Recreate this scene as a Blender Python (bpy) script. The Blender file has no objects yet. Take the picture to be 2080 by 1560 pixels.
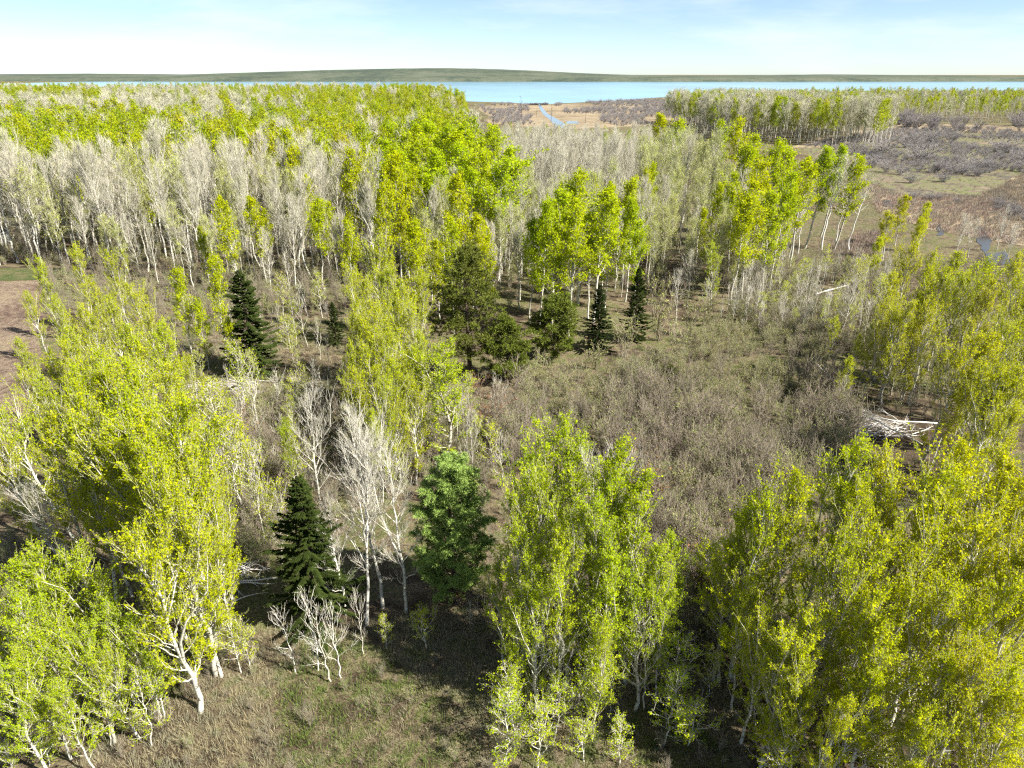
import bpy, math, random
import numpy as np
from mathutils import Vector, noise as mnoise

# ------------------------------------------------------------------ camera, sky, sun, exposure
SC = bpy.context.scene
COL = SC.collection
CAM_H, PITCH, F = 28.0, math.radians(24.4), 1387.0      # drone height, tilt, focal length in photo pixels (2080 wide)
cam_data = bpy.data.cameras.new('camera')
cam_data.sensor_fit = 'HORIZONTAL'; cam_data.sensor_width = 36.0
cam_data.lens = 36.0 * F / 2080.0
cam_data.clip_start = 0.5; cam_data.clip_end = 60000
cam = bpy.data.objects.new('camera', cam_data); COL.objects.link(cam)
cam.location = (0, 0, CAM_H); cam.rotation_euler = (math.radians(90) - PITCH, 0, 0)
SC.camera = cam

SUN_EL, SUN_AZ = math.radians(44), math.radians(114)       # azimuth clockwise from +Y (view direction): sun to the right
w = bpy.data.worlds.new('World'); SC.world = w; w.use_nodes = True
nt = w.node_tree; nt.nodes.clear()
sky = nt.nodes.new('ShaderNodeTexSky'); sky.sky_type = 'NISHITA'; sky.sun_disc = False
sky.sun_elevation = SUN_EL; sky.sun_rotation = SUN_AZ
sky.air_density = 0.6; sky.dust_density = 0.25; sky.ozone_density = 1.5
bg = nt.nodes.new('ShaderNodeBackground'); bg.inputs['Strength'].default_value = 0.06
wo = nt.nodes.new('ShaderNodeOutputWorld')
tcw = nt.nodes.new('ShaderNodeTexCoord'); mpw = nt.nodes.new('ShaderNodeMapping'); mpw.inputs['Scale'].default_value = (1.0, 1.0, 6.0)
nzw = nt.nodes.new('ShaderNodeTexNoise'); nzw.inputs['Scale'].default_value = 2.2; nzw.inputs['Detail'].default_value = 6; nzw.inputs['Roughness'].default_value = .6
rpw = nt.nodes.new('ShaderNodeMapRange'); rpw.inputs[1].default_value = .48; rpw.inputs[2].default_value = .72; rpw.inputs[3].default_value = 0; rpw.inputs[4].default_value = .6
mxw = nt.nodes.new('ShaderNodeMix'); mxw.data_type = 'RGBA'; mxw.inputs[7].default_value = (6.6, 6.9, 7.2, 1)      # thin high cloud
nt.links.new(tcw.outputs['Generated'], mpw.inputs[0]); nt.links.new(mpw.outputs[0], nzw.inputs['Vector']); nt.links.new(nzw.outputs['Fac'], rpw.inputs[0])
nt.links.new(rpw.outputs[0], mxw.inputs[0]); nt.links.new(sky.outputs[0], mxw.inputs[6])
nt.links.new(mxw.outputs[2], bg.inputs[0]); nt.links.new(bg.outputs[0], wo.inputs[0])
sd = bpy.data.lights.new('sun', 'SUN'); sd.energy = 5.0; sd.angle = math.radians(0.53); sd.color = (1.0, 0.95, 0.86)
sun = bpy.data.objects.new('sun', sd); COL.objects.link(sun)
sdir = Vector((math.sin(SUN_AZ) * math.cos(SUN_EL), math.cos(SUN_AZ) * math.cos(SUN_EL), math.sin(SUN_EL)))
sun.rotation_euler = sdir.to_track_quat('Z', 'Y').to_euler()
sun.location = (60, 0, 60)
SC.view_settings.view_transform = 'Standard'; SC.view_settings.look = 'None'
SC.view_settings.gamma = 1.0; SC.view_settings.use_curve_mapping = False
SC.view_settings.exposure = 1.55
SC.render.engine = 'CYCLES'
cy = SC.cycles
cy.max_bounces = 6; cy.diffuse_bounces = 3; cy.glossy_bounces = 2; cy.transmission_bounces = 4
cy.use_denoising = False; cy.sample_clamp_indirect = 4.0; cy.pixel_filter_type = 'BLACKMAN_HARRIS'; cy.filter_width = 1.25
cy.caustics_reflective = False; cy.caustics_refractive = False

# ------------------------------------------------------------------ survey helpers (photo pixel -> metres on the ground)
CP, SP = math.cos(PITCH), math.sin(PITCH)
def at_height(px, py, h):
    """Point at height h seen at photo pixel (px, py)."""
    k = (780.0 - py) / F; dz = h - CAM_H
    Y = dz * (CP + k * SP) / (k * CP - SP)
    return ((px - 1040.0) / F * (Y * CP - dz * SP), Y)
def G(px, py): return at_height(px, py, 0.0)
def height_at(Y, py):
    k = (780.0 - py) / F
    return CAM_H + Y * (k * CP - SP) / (CP + k * SP)
def in_poly(x, y, P):
    c = False; j = len(P) - 1
    for i in range(len(P)):
        xi, yi = P[i]; xj, yj = P[j]
        if (yi > y) != (yj > y) and x < (xj - xi) * (y - yi) / (yj - yi) + xi: c = not c
        j = i
    return c
def scatter(rng, poly, spacing, n=None, avoid=()):
    """Blue-noise-like points inside a ground polygon, via jittered grid."""
    xs = [p[0] for p in poly]; ys = [p[1] for p in poly]
    pts = []
    y = min(ys); row = 0
    while y < max(ys):
        x = min(xs) + (row % 2) * spacing * 0.5
        while x < max(xs):
            q = (x + rng.uniform(-.42, .42) * spacing, y + rng.uniform(-.42, .42) * spacing)
            if in_poly(q[0], q[1], poly): pts.append(q)
            x += spacing
        y += spacing * 0.87; row += 1
    if avoid:
        pts = [p for p in pts if all((p[0]-a[0])**2 + (p[1]-a[1])**2 > a[2]**2 for a in avoid)]
    if n is not None and len(pts) > n: pts = rng.sample(pts, n)
    return pts
def px_poly(L): return [G(*p) for p in L]

def undul(x, y):
    m = max(0.0, 1.0 - max(abs(x) / 38.0 - 0.6, 0.0) * 2.5)
    m *= max(0.0, min(1.0, (110.0 - y) / 25.0))
    if m <= 0: return 0.0
    return -0.30 * m * (0.5 + 0.25 * (math.sin(x * .31 + 1.3 * math.sin(y * .17)) + math.sin(y * .27 + 2.1 * math.sin(x * .13 + 1))))

# ------------------------------------------------------------------ materials
def mat(name):
    m = bpy.data.materials.new(name); m.use_nodes = True
    t = m.node_tree; t.nodes.clear()
    out = t.nodes.new('ShaderNodeOutputMaterial')
    return m, t, out
def N(t, typ, **kw):
    n = t.nodes.new(typ)
    for k, v in kw.items(): setattr(n, k, v)
    return n
def noise(t, vec, scale, detail=4, rough=.55):
    n = N(t, 'ShaderNodeTexNoise'); n.inputs['Scale'].default_value = scale
    n.inputs['Detail'].default_value = detail; n.inputs['Roughness'].default_value = rough
    if vec is not None: t.links.new(vec, n.inputs['Vector'])
    return n.outputs['Fac']
def ramp(t, fac, stops):
    r = N(t, 'ShaderNodeValToRGB'); e = r.color_ramp.elements
    while len(e) < len(stops): e.new(0.5)
    for i, (p, c) in enumerate(stops):
        e[i].position = p; e[i].color = (c[0], c[1], c[2], 1) if not isinstance(c, float) else (c, c, c, 1)
    t.links.new(fac, r.inputs[0]); return r.outputs[0]
def mixc(t, fac, a, b, mode='MIX'):
    m = N(t, 'ShaderNodeMix', data_type='RGBA', blend_type=mode)
    for sock, v in ((m.inputs[0], fac), (m.inputs[6], a), (m.inputs[7], b)):
        if isinstance(v, (int, float)): sock.default_value = v
        elif isinstance(v, tuple): sock.default_value = (v[0], v[1], v[2], 1)
        else: t.links.new(v, sock)
    return m.outputs[2]
def attr_fac(t, name):
    a = N(t, 'ShaderNodeAttribute'); a.attribute_name = name; return a.outputs['Fac']

def leaf_mat(name, dark=None, light=None, transl=.54, use_obj=True, col=(.3, .34, .02)):
    """Thin leaf: diffuse plus translucency; hue from the object's own colour, jittered leaf by leaf."""
    m, t, out = mat(name)
    oi = N(t, 'ShaderNodeObjectInfo')
    base = oi.outputs['Color'] if use_obj else None
    if base is None:
        rgb = N(t, 'ShaderNodeRGB'); rgb.outputs[0].default_value = (*col, 1); base = rgb.outputs[0]
        rnd = oi.outputs['Random']
        geo = N(t, 'ShaderNodeNewGeometry')
        nz = noise(t, geo.outputs['Position'], 0.018, 3)
        base = mixc(t, ramp(t, nz, [(.42, 0.0), (.58, 1.0)]), base, (col[0] * 1.08, col[1] * .96, col[2] * 1.2))
        base = mixc(t, rnd, base, (col[0] * .72, col[1] * .85, col[2]))
    tint = attr_fac(t, 'tint')
    h = N(t, 'ShaderNodeHueSaturation')
    mr = N(t, 'ShaderNodeMapRange'); t.links.new(tint, mr.inputs[0]); mr.inputs[3].default_value = .49; mr.inputs[4].default_value = .512
    mv = N(t, 'ShaderNodeMapRange'); t.links.new(tint, mv.inputs[0]); mv.inputs[3].default_value = 1.25; mv.inputs[4].default_value = .75
    t.links.new(mr.outputs[0], h.inputs['Hue']); t.links.new(mv.outputs[0], h.inputs['Value']); t.links.new(base, h.inputs['Color'])
    d = N(t, 'ShaderNodeBsdfDiffuse'); tr = N(t, 'ShaderNodeBsdfTranslucent')
    t.links.new(h.outputs[0], d.inputs[0]); t.links.new(h.outputs[0], tr.inputs[0])
    mx = N(t, 'ShaderNodeMixShader'); mx.inputs[0].default_value = transl
    t.links.new(d.outputs[0], mx.inputs[1]); t.links.new(tr.outputs[0], mx.inputs[2])
    t.links.new(mx.outputs[0], out.inputs[0])
    return m
def bark_mat(name, pale, dark, amount=.5, sc=2.2):
    m, t, out = mat(name)
    tc = N(t, 'ShaderNodeTexCoord')
    mp = N(t, 'ShaderNodeMapping'); mp.inputs['Scale'].default_value = (1, 1, 3.2)
    t.links.new(tc.outputs['Object'], mp.inputs[0])
    n1 = noise(t, mp.outputs[0], sc, 5, .65)
    c = ramp(t, n1, [(amount - .12, dark), (amount, pale), (1.0, tuple(min(1, v * 1.12) for v in pale))])
    oi = N(t, 'ShaderNodeObjectInfo')
    c = mixc(t, oi.outputs['Random'], c, mixc(t, 1.0, c, (.72, .70, .66), 'MULTIPLY'))
    b = N(t, 'ShaderNodeBsdfPrincipled'); b.inputs['Roughness'].default_value = .8
    b.inputs['Specular IOR Level'].default_value = .25
    t.links.new(c, b.inputs['Base Color']); t.links.new(b.outputs[0], out.inputs[0])
    return m
def twig_mat(name, a, b_):
    m, t, out = mat(name)
    oi = N(t, 'ShaderNodeObjectInfo')
    c = mixc(t, oi.outputs['Random'], a, b_)
    d = N(t, 'ShaderNodeBsdfDiffuse'); t.links.new(c, d.inputs[0]); t.links.new(d.outputs[0], out.inputs[0])
    return m
M_LEAF = leaf_mat('young_leaf')
M_BUD = leaf_mat('opening_bud', transl=.3)
M_FARLEAF = leaf_mat('distant_leaf', use_obj=False, col=(.42, .46, .012))
M_FARBUD = leaf_mat('distant_bud', use_obj=False, col=(.36, .37, .16), transl=.3)
M_SPRUCE = leaf_mat('spruce_needle', transl=.08)
M_PINE = leaf_mat('pine_needle', transl=.12)
M_BARK = bark_mat('aspen_bark', (.58, .56, .48), (.14, .125, .10), .49)
M_BARKW = bark_mat('birch_bark', (.74, .72, .68), (.12, .10, .09), .40, 1.6)
M_DARKBARK = bark_mat('conifer_bark', (.10, .075, .055), (.04, .03, .025), .5)
M_SNAG = bark_mat('dead_wood', (.13, .11, .10), (.05, .04, .035), .5)
M_LOG = bark_mat('fallen_log_bark', (.70, .67, .62), (.22, .19, .16), .42)
M_TWIG = twig_mat('aspen_twig', (.50, .47, .38), (.40, .38, .29))
M_TWIGB = twig_mat('bare_twig', (.54, .51, .43), (.46, .43, .36))
M_TWIGL = twig_mat('leafy_twig', (.40, .40, .19), (.34, .33, .17))
M_TWIGG = twig_mat('budding_twig', (.42, .42, .24), (.40, .38, .27))
M_BRUSH = twig_mat('brush_twig', (.25, .215, .155), (.32, .275, .20))
M_BRUSHR = twig_mat('brown_brush_twig', (.27, .225, .18), (.21, .18, .14))
M_WILLOW = twig_mat('marsh_willow_twig', (.27, .25, .24), (.22, .205, .20))
M_BRUSHBUD = leaf_mat('brush_bud', use_obj=False, col=(.30, .34, .085), transl=.25)
M_RUSTBUD = leaf_mat('rust_bud', use_obj=False, col=(.33, .16, .06), transl=.25)
M_GRASS = leaf_mat('dry_grass_blade', use_obj=False, col=(.36, .31, .18), transl=.2)
M_GREEN = leaf_mat('green_grass_blade', use_obj=False, col=(.17, .22, .05), transl=.25)
M_SEDGE = leaf_mat('sedge_blade', use_obj=False, col=(.33, .26, .18), transl=.2)

def ground_mat(name, stops, scales=(.06, .45, 4.0), bump=.35, fine=None):
    m, t, out = mat(name)
    g = N(t, 'ShaderNodeNewGeometry'); p = g.outputs['Position']
    n1 = noise(t, p, scales[0], 4); n2 = noise(t, p, scales[1], 5, .65); n3 = noise(t, p, scales[2], 6, .7)
    a = N(t, 'ShaderNodeMath', operation='MULTIPLY_ADD'); t.links.new(n2, a.inputs[0]); a.inputs[1].default_value = .9
    s = N(t, 'ShaderNodeMath', operation='SUBTRACT'); t.links.new(n1, s.inputs[0]); s.inputs[1].default_value = .45
    t.links.new(s.outputs[0], a.inputs[2])
    c = ramp(t, a.outputs[0], stops)
    v = ramp(t, n3, [(.3, .3), (.5, 1.0), (.72, 1.7)])
    c = mixc(t, 1.0, c, v, 'MULTIPLY')
    b = N(t, 'ShaderNodeBsdfPrincipled'); b.inputs['Roughness'].default_value = .95; b.inputs['Specular IOR Level'].default_value = .1
    t.links.new(c, b.inputs['Base Color'])
    bp = N(t, 'ShaderNodeBump'); bp.inputs['Strength'].default_value = bump; bp.inputs['Distance'].default_value = .25
    t.links.new(n3, bp.inputs['Height']); t.links.new(bp.outputs[0], b.inputs['Normal'])
    t.links.new(b.outputs[0], out.inputs[0])
    return m
M_GROUND = ground_mat('forest_floor', [(.25, (.05, .036, .024)), (.40, (.09, .068, .044)), (.49, (.16, .13, .08)), (.58, (.09, .10, .034)), (.72, (.15, .115, .075))], (.07, .7, 7.0), .8)
M_FIELD = ground_mat('tilled_soil', [(.3, (.085, .06, .045)), (.44, (.15, .108, .08)), (.54, (.19, .145, .105)), (.66, (.23, .185, .12))], (.09, 1.1, 5.0), 1.0)
M_MARSH = ground_mat('marsh_mat', [(.28, (.10, .08, .055)), (.40, (.19, .15, .095)), (.55, (.24, .19, .125)), (.70, (.28, .23, .15))], (.02, .16, 1.6), .6)
M_BOG = ground_mat('bog_mat', [(.3, (.09, .08, .06)), (.42, (.15, .125, .085)), (.5, (.13, .145, .055)), (.58, (.13, .11, .08)), (.7, (.21, .165, .11))], (.03, .2, 2.2), .8)
M_VERGE = ground_mat('verge_grass', [(.3, (.05, .055, .025)), (.5, (.06, .08, .028)), (.7, (.11, .10, .05))], (.1, .8, 5.0), .6)
M_HILL = ground_mat('far_woods', [(.35, (.05, .065, .05)), (.5, (.075, .09, .06)), (.65, (.10, .11, .08))], (.004, .03, .3), 1.0)
def water_mat(name, col, rough, wave):
    m, t, out = mat(name)
    g = N(t, 'ShaderNodeNewGeometry')
    mp = N(t, 'ShaderNodeMapping'); mp.inputs['Scale'].default_value = (1, .35, 1); t.links.new(g.outputs['Position'], mp.inputs[0])
    n1 = noise(t, mp.outputs[0], wave, 4)
    n2 = noise(t, mp.outputs[0], .006, 3)
    b = N(t, 'ShaderNodeBsdfPrincipled'); b.inputs['Roughness'].default_value = rough; b.inputs['IOR'].default_value = 1.33
    c = mixc(t, ramp(t, n2, [(.4, 0.0), (.6, 1.0)]), col, tuple(v * 1.35 for v in col))
    t.links.new(c, b.inputs['Base Color'])
    bp = N(t, 'ShaderNodeBump'); bp.inputs['Strength'].default_value = .25; bp.inputs['Distance'].default_value = .1
    t.links.new(n1, bp.inputs['Height']); t.links.new(bp.outputs[0], b.inputs['Normal'])
    t.links.new(b.outputs[0], out.inputs[0]); return m
M_LAKE = water_mat('lake_water', (.10, .24, .33), .12, .8)
M_STREAM = water_mat('stream_water', (.10, .13, .16), .15, 1.0)
M_POOL = water_mat('pool_water', (.06, .06, .055), .28, 3.0)

# ------------------------------------------------------------------ mesh helpers
def unit(v): return v / np.maximum(np.linalg.norm(v, axis=-1, keepdims=True), 1e-9)
def tubes(P, R, sides):
    """Batch of tapered tubes. P (n,k,3) paths, R (n,k) radii."""
    n, k, _ = P.shape
    T = unit(np.gradient(P, axis=1)); m = unit(T.mean(axis=1))
    ref = np.where(np.abs(m[:, 2:3]) > .85, np.array([[1., 0, 0]]), np.array([[0, 0, 1.]]))[:, None, :]
    U = unit(np.cross(T, np.broadcast_to(ref, T.shape))); V = np.cross(T, U)
    a = np.arange(sides) * 2 * math.pi / sides
    verts = P[:, :, None, :] + R[:, :, None, None] * (np.cos(a)[:, None] * U[:, :, None, :] + np.sin(a)[:, None] * V[:, :, None, :])
    ring = (np.arange(n)[:, None, None] * k + np.arange(k - 1)[None, :, None]) * sides
    s = np.arange(sides)[None, None, :]; s2 = (s + 1) % sides
    q = np.stack([ring + s, ring + s2, ring + sides + s2, ring + sides + s], axis=-1).reshape(-1, 4)
    return verts.reshape(-1, 3), q
def blades(C, A, B, L, W):
    """Rhombic leaf faces centred at C, long axis A, short axis B."""
    L = L[:, None]; W = W[:, None]
    v = np.stack([C - A * L * .5, C + B * W * .5 - A * L * .08, C + A * L * .5, C - B * W * .5 - A * L * .08], axis=1)
    n = len(C)
    return v.reshape(-1, 3), np.arange(n * 4).reshape(n, 4)
def rand_unit(g, n): return unit(g.normal(size=(n, 3)))
def leaves(g, C, size, aspect=.75, up=.3):
    n = len(C)
    nrm = unit(rand_unit(g, n) + np.array([0, 0, up]))
    A = unit(np.cross(nrm, rand_unit(g, n))); B = np.cross(nrm, A)
    L = size * np.clip(g.lognormal(-.04, .32, n), .45, 1.9)
    return blades(C, A, B, L, L * aspect)
def mesh(name, parts, mats, tint_rng=None):
    """parts: list of (verts, quads, material index, smooth)."""
    vs, fs, mi, sm = [], [], [], []; off = 0
    for v, q, m_, s_ in parts:
        vs.append(v); fs.append(q + off); off += len(v)
        mi.append(np.full(len(q), m_, np.int32)); sm.append(np.full(len(q), s_, bool))
    V = np.concatenate(vs).astype(np.float32); Q = np.concatenate(fs).astype(np.int32)
    me = bpy.data.meshes.new(name)
    me.vertices.add(len(V)); me.vertices.foreach_set('co', V.ravel())
    me.loops.add(len(Q) * 4); me.loops.foreach_set('vertex_index', Q.ravel())
    me.polygons.add(len(Q)); me.polygons.foreach_set('loop_start', np.arange(len(Q), dtype=np.int32) * 4)
    me.polygons.foreach_set('material_index', np.concatenate(mi)); me.polygons.foreach_set('use_smooth', np.concatenate(sm))
    for m_ in mats: me.materials.append(m_)
    if tint_rng is not None:
        at = me.attributes.new('tint', 'FLOAT', 'FACE'); at.data.foreach_set('value', tint_rng.random(len(Q)).astype(np.float32))
    me.update(calc_edges=True)
    return me

def interp(P, i, s):
    """Point and tangent at parameter s on path i of batch P."""
    k = P.shape[1] - 1
    f = np.clip(s, 0, .9999) * k; a = f.astype(int); r = (f - a)[:, None]
    p0 = P[i, a]; p1 = P[i, a + 1]
    return p0 * (1 - r) + p1 * r, unit(p1 - p0)

def aspen(seed, H=13.0, cb=.3, R=2.0, nl=46, ns=5, ntw=5, nleaf=9, lsize=.1, tr=.13, fork=0, elev=(34, 68), sides=7,
          bark=None, twig=None, leafm=None, twig_r=.008, spread=.10, split=True, wander=.02, droop=0.0, tl=(.3, .75), messy=.8):
    """Deciduous tree: trunk, limbs, branches, twigs and leaves. Returns (trunk mesh, crown mesh)."""
    g = np.random.default_rng(seed)
    K = 14; t = np.linspace(0, 1, K)
    wob = np.cumsum(g.normal(size=(K, 2)) * wander * H / K ** .5, axis=0); wob -= wob[0]
    T = np.column_stack([wob, t * H])[None]
    rad = (tr * (1 - t) ** .85 + .012 + .25 * tr * np.exp(-t * 30))[None]
    trunk = [tubes(T, rad, sides) + (0, True)]
    # limbs
    rel = (np.arange(nl) + g.uniform(0, 1, nl)) / nl
    tt = cb + (1 - cb) * .985 * rel ** .84
    az = np.arange(nl) * 2.39996 + g.normal(size=nl) * .5
    el = np.radians(elev[0] + (elev[1] - elev[0]) * rel + g.normal(size=nl) * 8)
    prof = np.minimum(1, .6 + 1.6 * rel) * np.maximum(.06, 1 - rel ** 1.6) ** .75
    L = R * prof * g.uniform(.6, 1.15, nl) / np.cos(np.minimum(el, 1.15)) + .025 * H + .08
    if fork:
        f = g.choice(np.arange(nl // 6, nl // 2), fork, replace=False)
        el[f] = np.radians(72); L[f] = (1 - tt[f]) * H * g.uniform(.7, .95, fork)
    p0, _ = interp(T, np.zeros(nl, int), tt)
    s = np.linspace(0, 1, 5)
    hor = np.stack([np.cos(az), np.sin(az), 0 * az], -1)
    LP = (p0[:, None] + L[:, None, None] * (s[None, :, None] * hor[:, None] * np.cos(el)[:, None, None]
          + np.array([0, 0, 1.]) * (s * np.sin(el)[:, None] + (.18 - droop) * s ** 2)[..., None]))
    LP[:, 1:] += g.normal(size=(nl, 4, 3)) * .035 * L[:, None, None]
    lr0 = np.interp(tt, t, rad[0]) * .34 + .004
    if fork: lr0[f] = np.interp(tt[f], t, rad[0]) * .75
    limb = tubes(LP, np.outer(lr0, np.linspace(1, .22, 5)) + .004, 5)
    # branches on limbs, plus on the leader
    w_ = L / L.sum(); nb = nl * ns
    bi = g.choice(nl, nb, p=w_); bs = g.uniform(.18, 1, nb)
    b0, bt = interp(LP, bi, bs)
    bd = unit(bt * .9 + rand_unit(g, nb) * min(.75, messy) + np.array([0, 0, .3 - droop]))
    bl = np.minimum(L[bi] * .55, 2.2) * (1.1 - .55 * bs) * g.uniform(.5, 1.2, nb) + .15
    s3 = np.linspace(0, 1, 3)
    BP = b0[:, None] + bl[:, None, None] * (s3[None, :, None] * bd[:, None] + np.array([0, 0, .18 - droop]) * (s3 ** 2)[None, :, None])
    BP[:, 1:] += g.normal(size=(nb, 2, 3)) * .05 * bl[:, None, None]
    br = tubes(BP, np.outer(np.full(nb, twig_r * 1.8), [1, .7, .35]), 4 if split else 3)
    # twigs
    nw = int(nb * ntw)
    wi = g.integers(0, nb, nw); ws = g.uniform(.15, 1, nw)
    w0, wt = interp(BP, wi, ws)
    wd = unit(wt + rand_unit(g, nw) * messy + np.array([0, 0, .25 - droop]))
    wl = g.uniform(tl[0], tl[1], nw)
    WP = np.stack([w0, w0 + wd * wl[:, None]], 1)
    tw = tubes(WP, np.outer(np.full(nw, twig_r), [1, .45]), 3)
    crown = []
    fine = [br + (0, True), tw + (0, True)]
    lv = []
    if nleaf > 0:
        n = int(nw * nleaf)
        li = g.integers(0, nw, n); ls = g.uniform(.1, 1.05, n)
        c = w0[li] + wd[li] * (wl[li] * ls)[:, None] + g.normal(size=(n, 3)) * spread
        lv = [leaves(g, c, lsize) + (1, False)]
    bark = bark or M_BARK; twig = twig or M_TWIG; leafm = leafm or M_LEAF
    if split:
        tm = mesh('trunk', trunk + [limb + (0, True)], [bark])
        if nleaf >= 1:
            lv = [(a, b, 0, c_) for a, b, _, c_ in lv]
            return tm, mesh('crown', fine, [twig], g), mesh('foliage', lv, [leafm], g)
        return tm, mesh('crown', fine + lv, [twig, leafm], g)
    return mesh('tree', [trunk[0], limb + (0, True)] + [(a, b, 2, True) for a, b, _, _ in fine] + lv, [bark, leafm, twig], g)

def spruce(seed, H=10.0, R=2.1, nb=190, dens=15, needle=.036, bark=None, lower=.04):
    g = np.random.default_rng(seed)
    t = np.linspace(0, 1, 8)
    T = np.column_stack([g.normal(size=8) * .02, g.normal(size=8) * .02, t * H])[None]
    tr = tubes(T, (.016 * H * (1 - t) + .012)[None], 7)
    rel = (np.arange(nb) + g.random(nb)) / nb
    tt = lower + (.985 - lower) * rel ** .8
    az = np.arange(nb) * 2.39996 + g.normal(size=nb) * .3
    lump = 1 + .30 * np.sin(az * 2 + 3 * tt * H * .5 + seed) + .10 * np.sin(az * 5 + tt * 21)
    L = R * (1 - tt) ** .82 * g.uniform(.58, 1.14, nb) * lump + .10
    el = np.radians(-14 + 55 * tt ** 1.6 + g.normal(size=nb) * 5)
    p0, _ = interp(T, np.zeros(nb, int), tt)
    s = np.linspace(0, 1, 5); hor = np.stack([np.cos(az), np.sin(az), 0 * az], -1)
    BP = p0[:, None] + L[:, None, None] * (s[None, :, None] * hor[:, None] * np.cos(el)[:, None, None] + np.array([0, 0, 1.]) * (s * np.sin(el)[:, None] - .22 * s * (1 - tt)[:, None] + .26 * s ** 3 * (1 - tt)[:, None])[..., None])
    lb = tubes(BP, np.outer(.012 + .006 * L, np.linspace(1, .3, 5)), 4)
    n = int(np.sum(L) * dens * 2)
    bi = g.choice(nb, n, p=L / L.sum()); bs = np.sqrt(g.uniform(.03, 1, n))
    w0, wt = interp(BP, bi, bs)
    lat = unit(np.cross(wt, np.array([0, 0, 1.]))) * g.choice([-1, 1], n)[:, None]
    wd = unit(wt * .75 + lat * g.uniform(.3, 1, n)[:, None] + np.array([0, 0, -.22]) + rand_unit(g, n) * .25)
    wl = g.uniform(.16, .42, n) * (1.15 - .5 * bs) * np.minimum(1, L[bi] + .35)
    P = np.stack([w0, w0 + wd * (wl * .6)[:, None], w0 + wd * wl[:, None] + np.array([0, 0, -.03])], 1)
    tw = tubes(P, np.outer(np.full(n, needle), [.8, 1, .15]), 3)
    return mesh('trunk', [tr + (0, True), lb + (0, True)], [bark or M_DARKBARK]), mesh('crown', [tw + (0, False)], [M_SPRUCE], g)

def pine(seed, H=9.0, R=2.0, nb=80, tufts=11, nn=22, nlen=.2, nwid=.02, cb=.12, elev=(5, 50), shape=1.0, clump=.16):
    g = np.random.default_rng(seed)
    t = np.linspace(0, 1, 9)
    T = np.column_stack([np.cumsum(g.normal(size=9)) * .03, np.cumsum(g.normal(size=9)) * .03, t * H])[None]
    tr = tubes(T, (.017 * H * (1 - t) + .02)[None], 7)
    rel = (np.arange(nb) + g.random(nb)) / nb; tt = cb + (.97 - cb) * rel
    az = np.arange(nb) * 2.39996 + g.normal(size=nb) * .5
    el = np.radians(elev[0] + (elev[1] - elev[0]) * rel + g.normal(size=nb) * 8)
    prof = np.minimum(1, .5 + 2 * rel) * (1 - rel ** 1.7 * .88) ** shape
    L = R * prof * g.uniform(.62, 1.12, nb) + .2
    p0, _ = interp(T, np.zeros(nb, int), tt); s = np.linspace(0, 1, 5); hor = np.stack([np.cos(az), np.sin(az), 0 * az], -1)
    BP = p0[:, None] + L[:, None, None] * (s[None, :, None] * hor[:, None] * np.cos(el)[:, None, None] + np.array([0, 0, 1.]) * (s * np.sin(el)[:, None] + .22 * s ** 2)[..., None])
    BP[:, 1:] += g.normal(size=(nb, 4, 3)) * .04 * L[:, None, None]
    lb = tubes(BP, np.outer(.014 + .008 * L, np.linspace(1, .3, 5)), 4)
    n = nb * tufts
    bi = g.choice(nb, n, p=L / L.sum()); bs = 1 - g.uniform(0, 1, n) ** 1.5 * .62
    c, ct = interp(BP, bi, bs)
    off = rand_unit(g, n) * (g.uniform(.2, 1, n) * (clump + .35 * (1 - bs)) * (L[bi] * .6 + .4))[:, None]; off[:, 2] = np.abs(off[:, 2]) * .8
    c2 = c + off
    tws = tubes(np.stack([c - ct * .1, c2], 1), np.outer(np.full(n, .012), [1, .6]), 3)
    tdir = unit(unit(off) + ct * .7 + np.array([0, 0, .45]))
    ti = np.repeat(np.arange(n), nn); m = len(ti)
    d = unit(tdir[ti] * .75 + rand_unit(g, m)); ll = nlen * g.uniform(.7, 1.2, m)
    cc = c2[ti] + d * (ll * .5)[:, None]; B = unit(np.cross(d, rand_unit(g, m)))
    nd = blades(cc, d, B, ll, np.full(m, nwid))
    tm = mesh('trunk', [tr + (0, True), lb + (0, True)], [M_DARKBARK])
    cm = mesh('crown', [tws + (0, True), nd + (1, False)], [M_DARKBARK, M_PINE], g)
    return tm, cm

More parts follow.
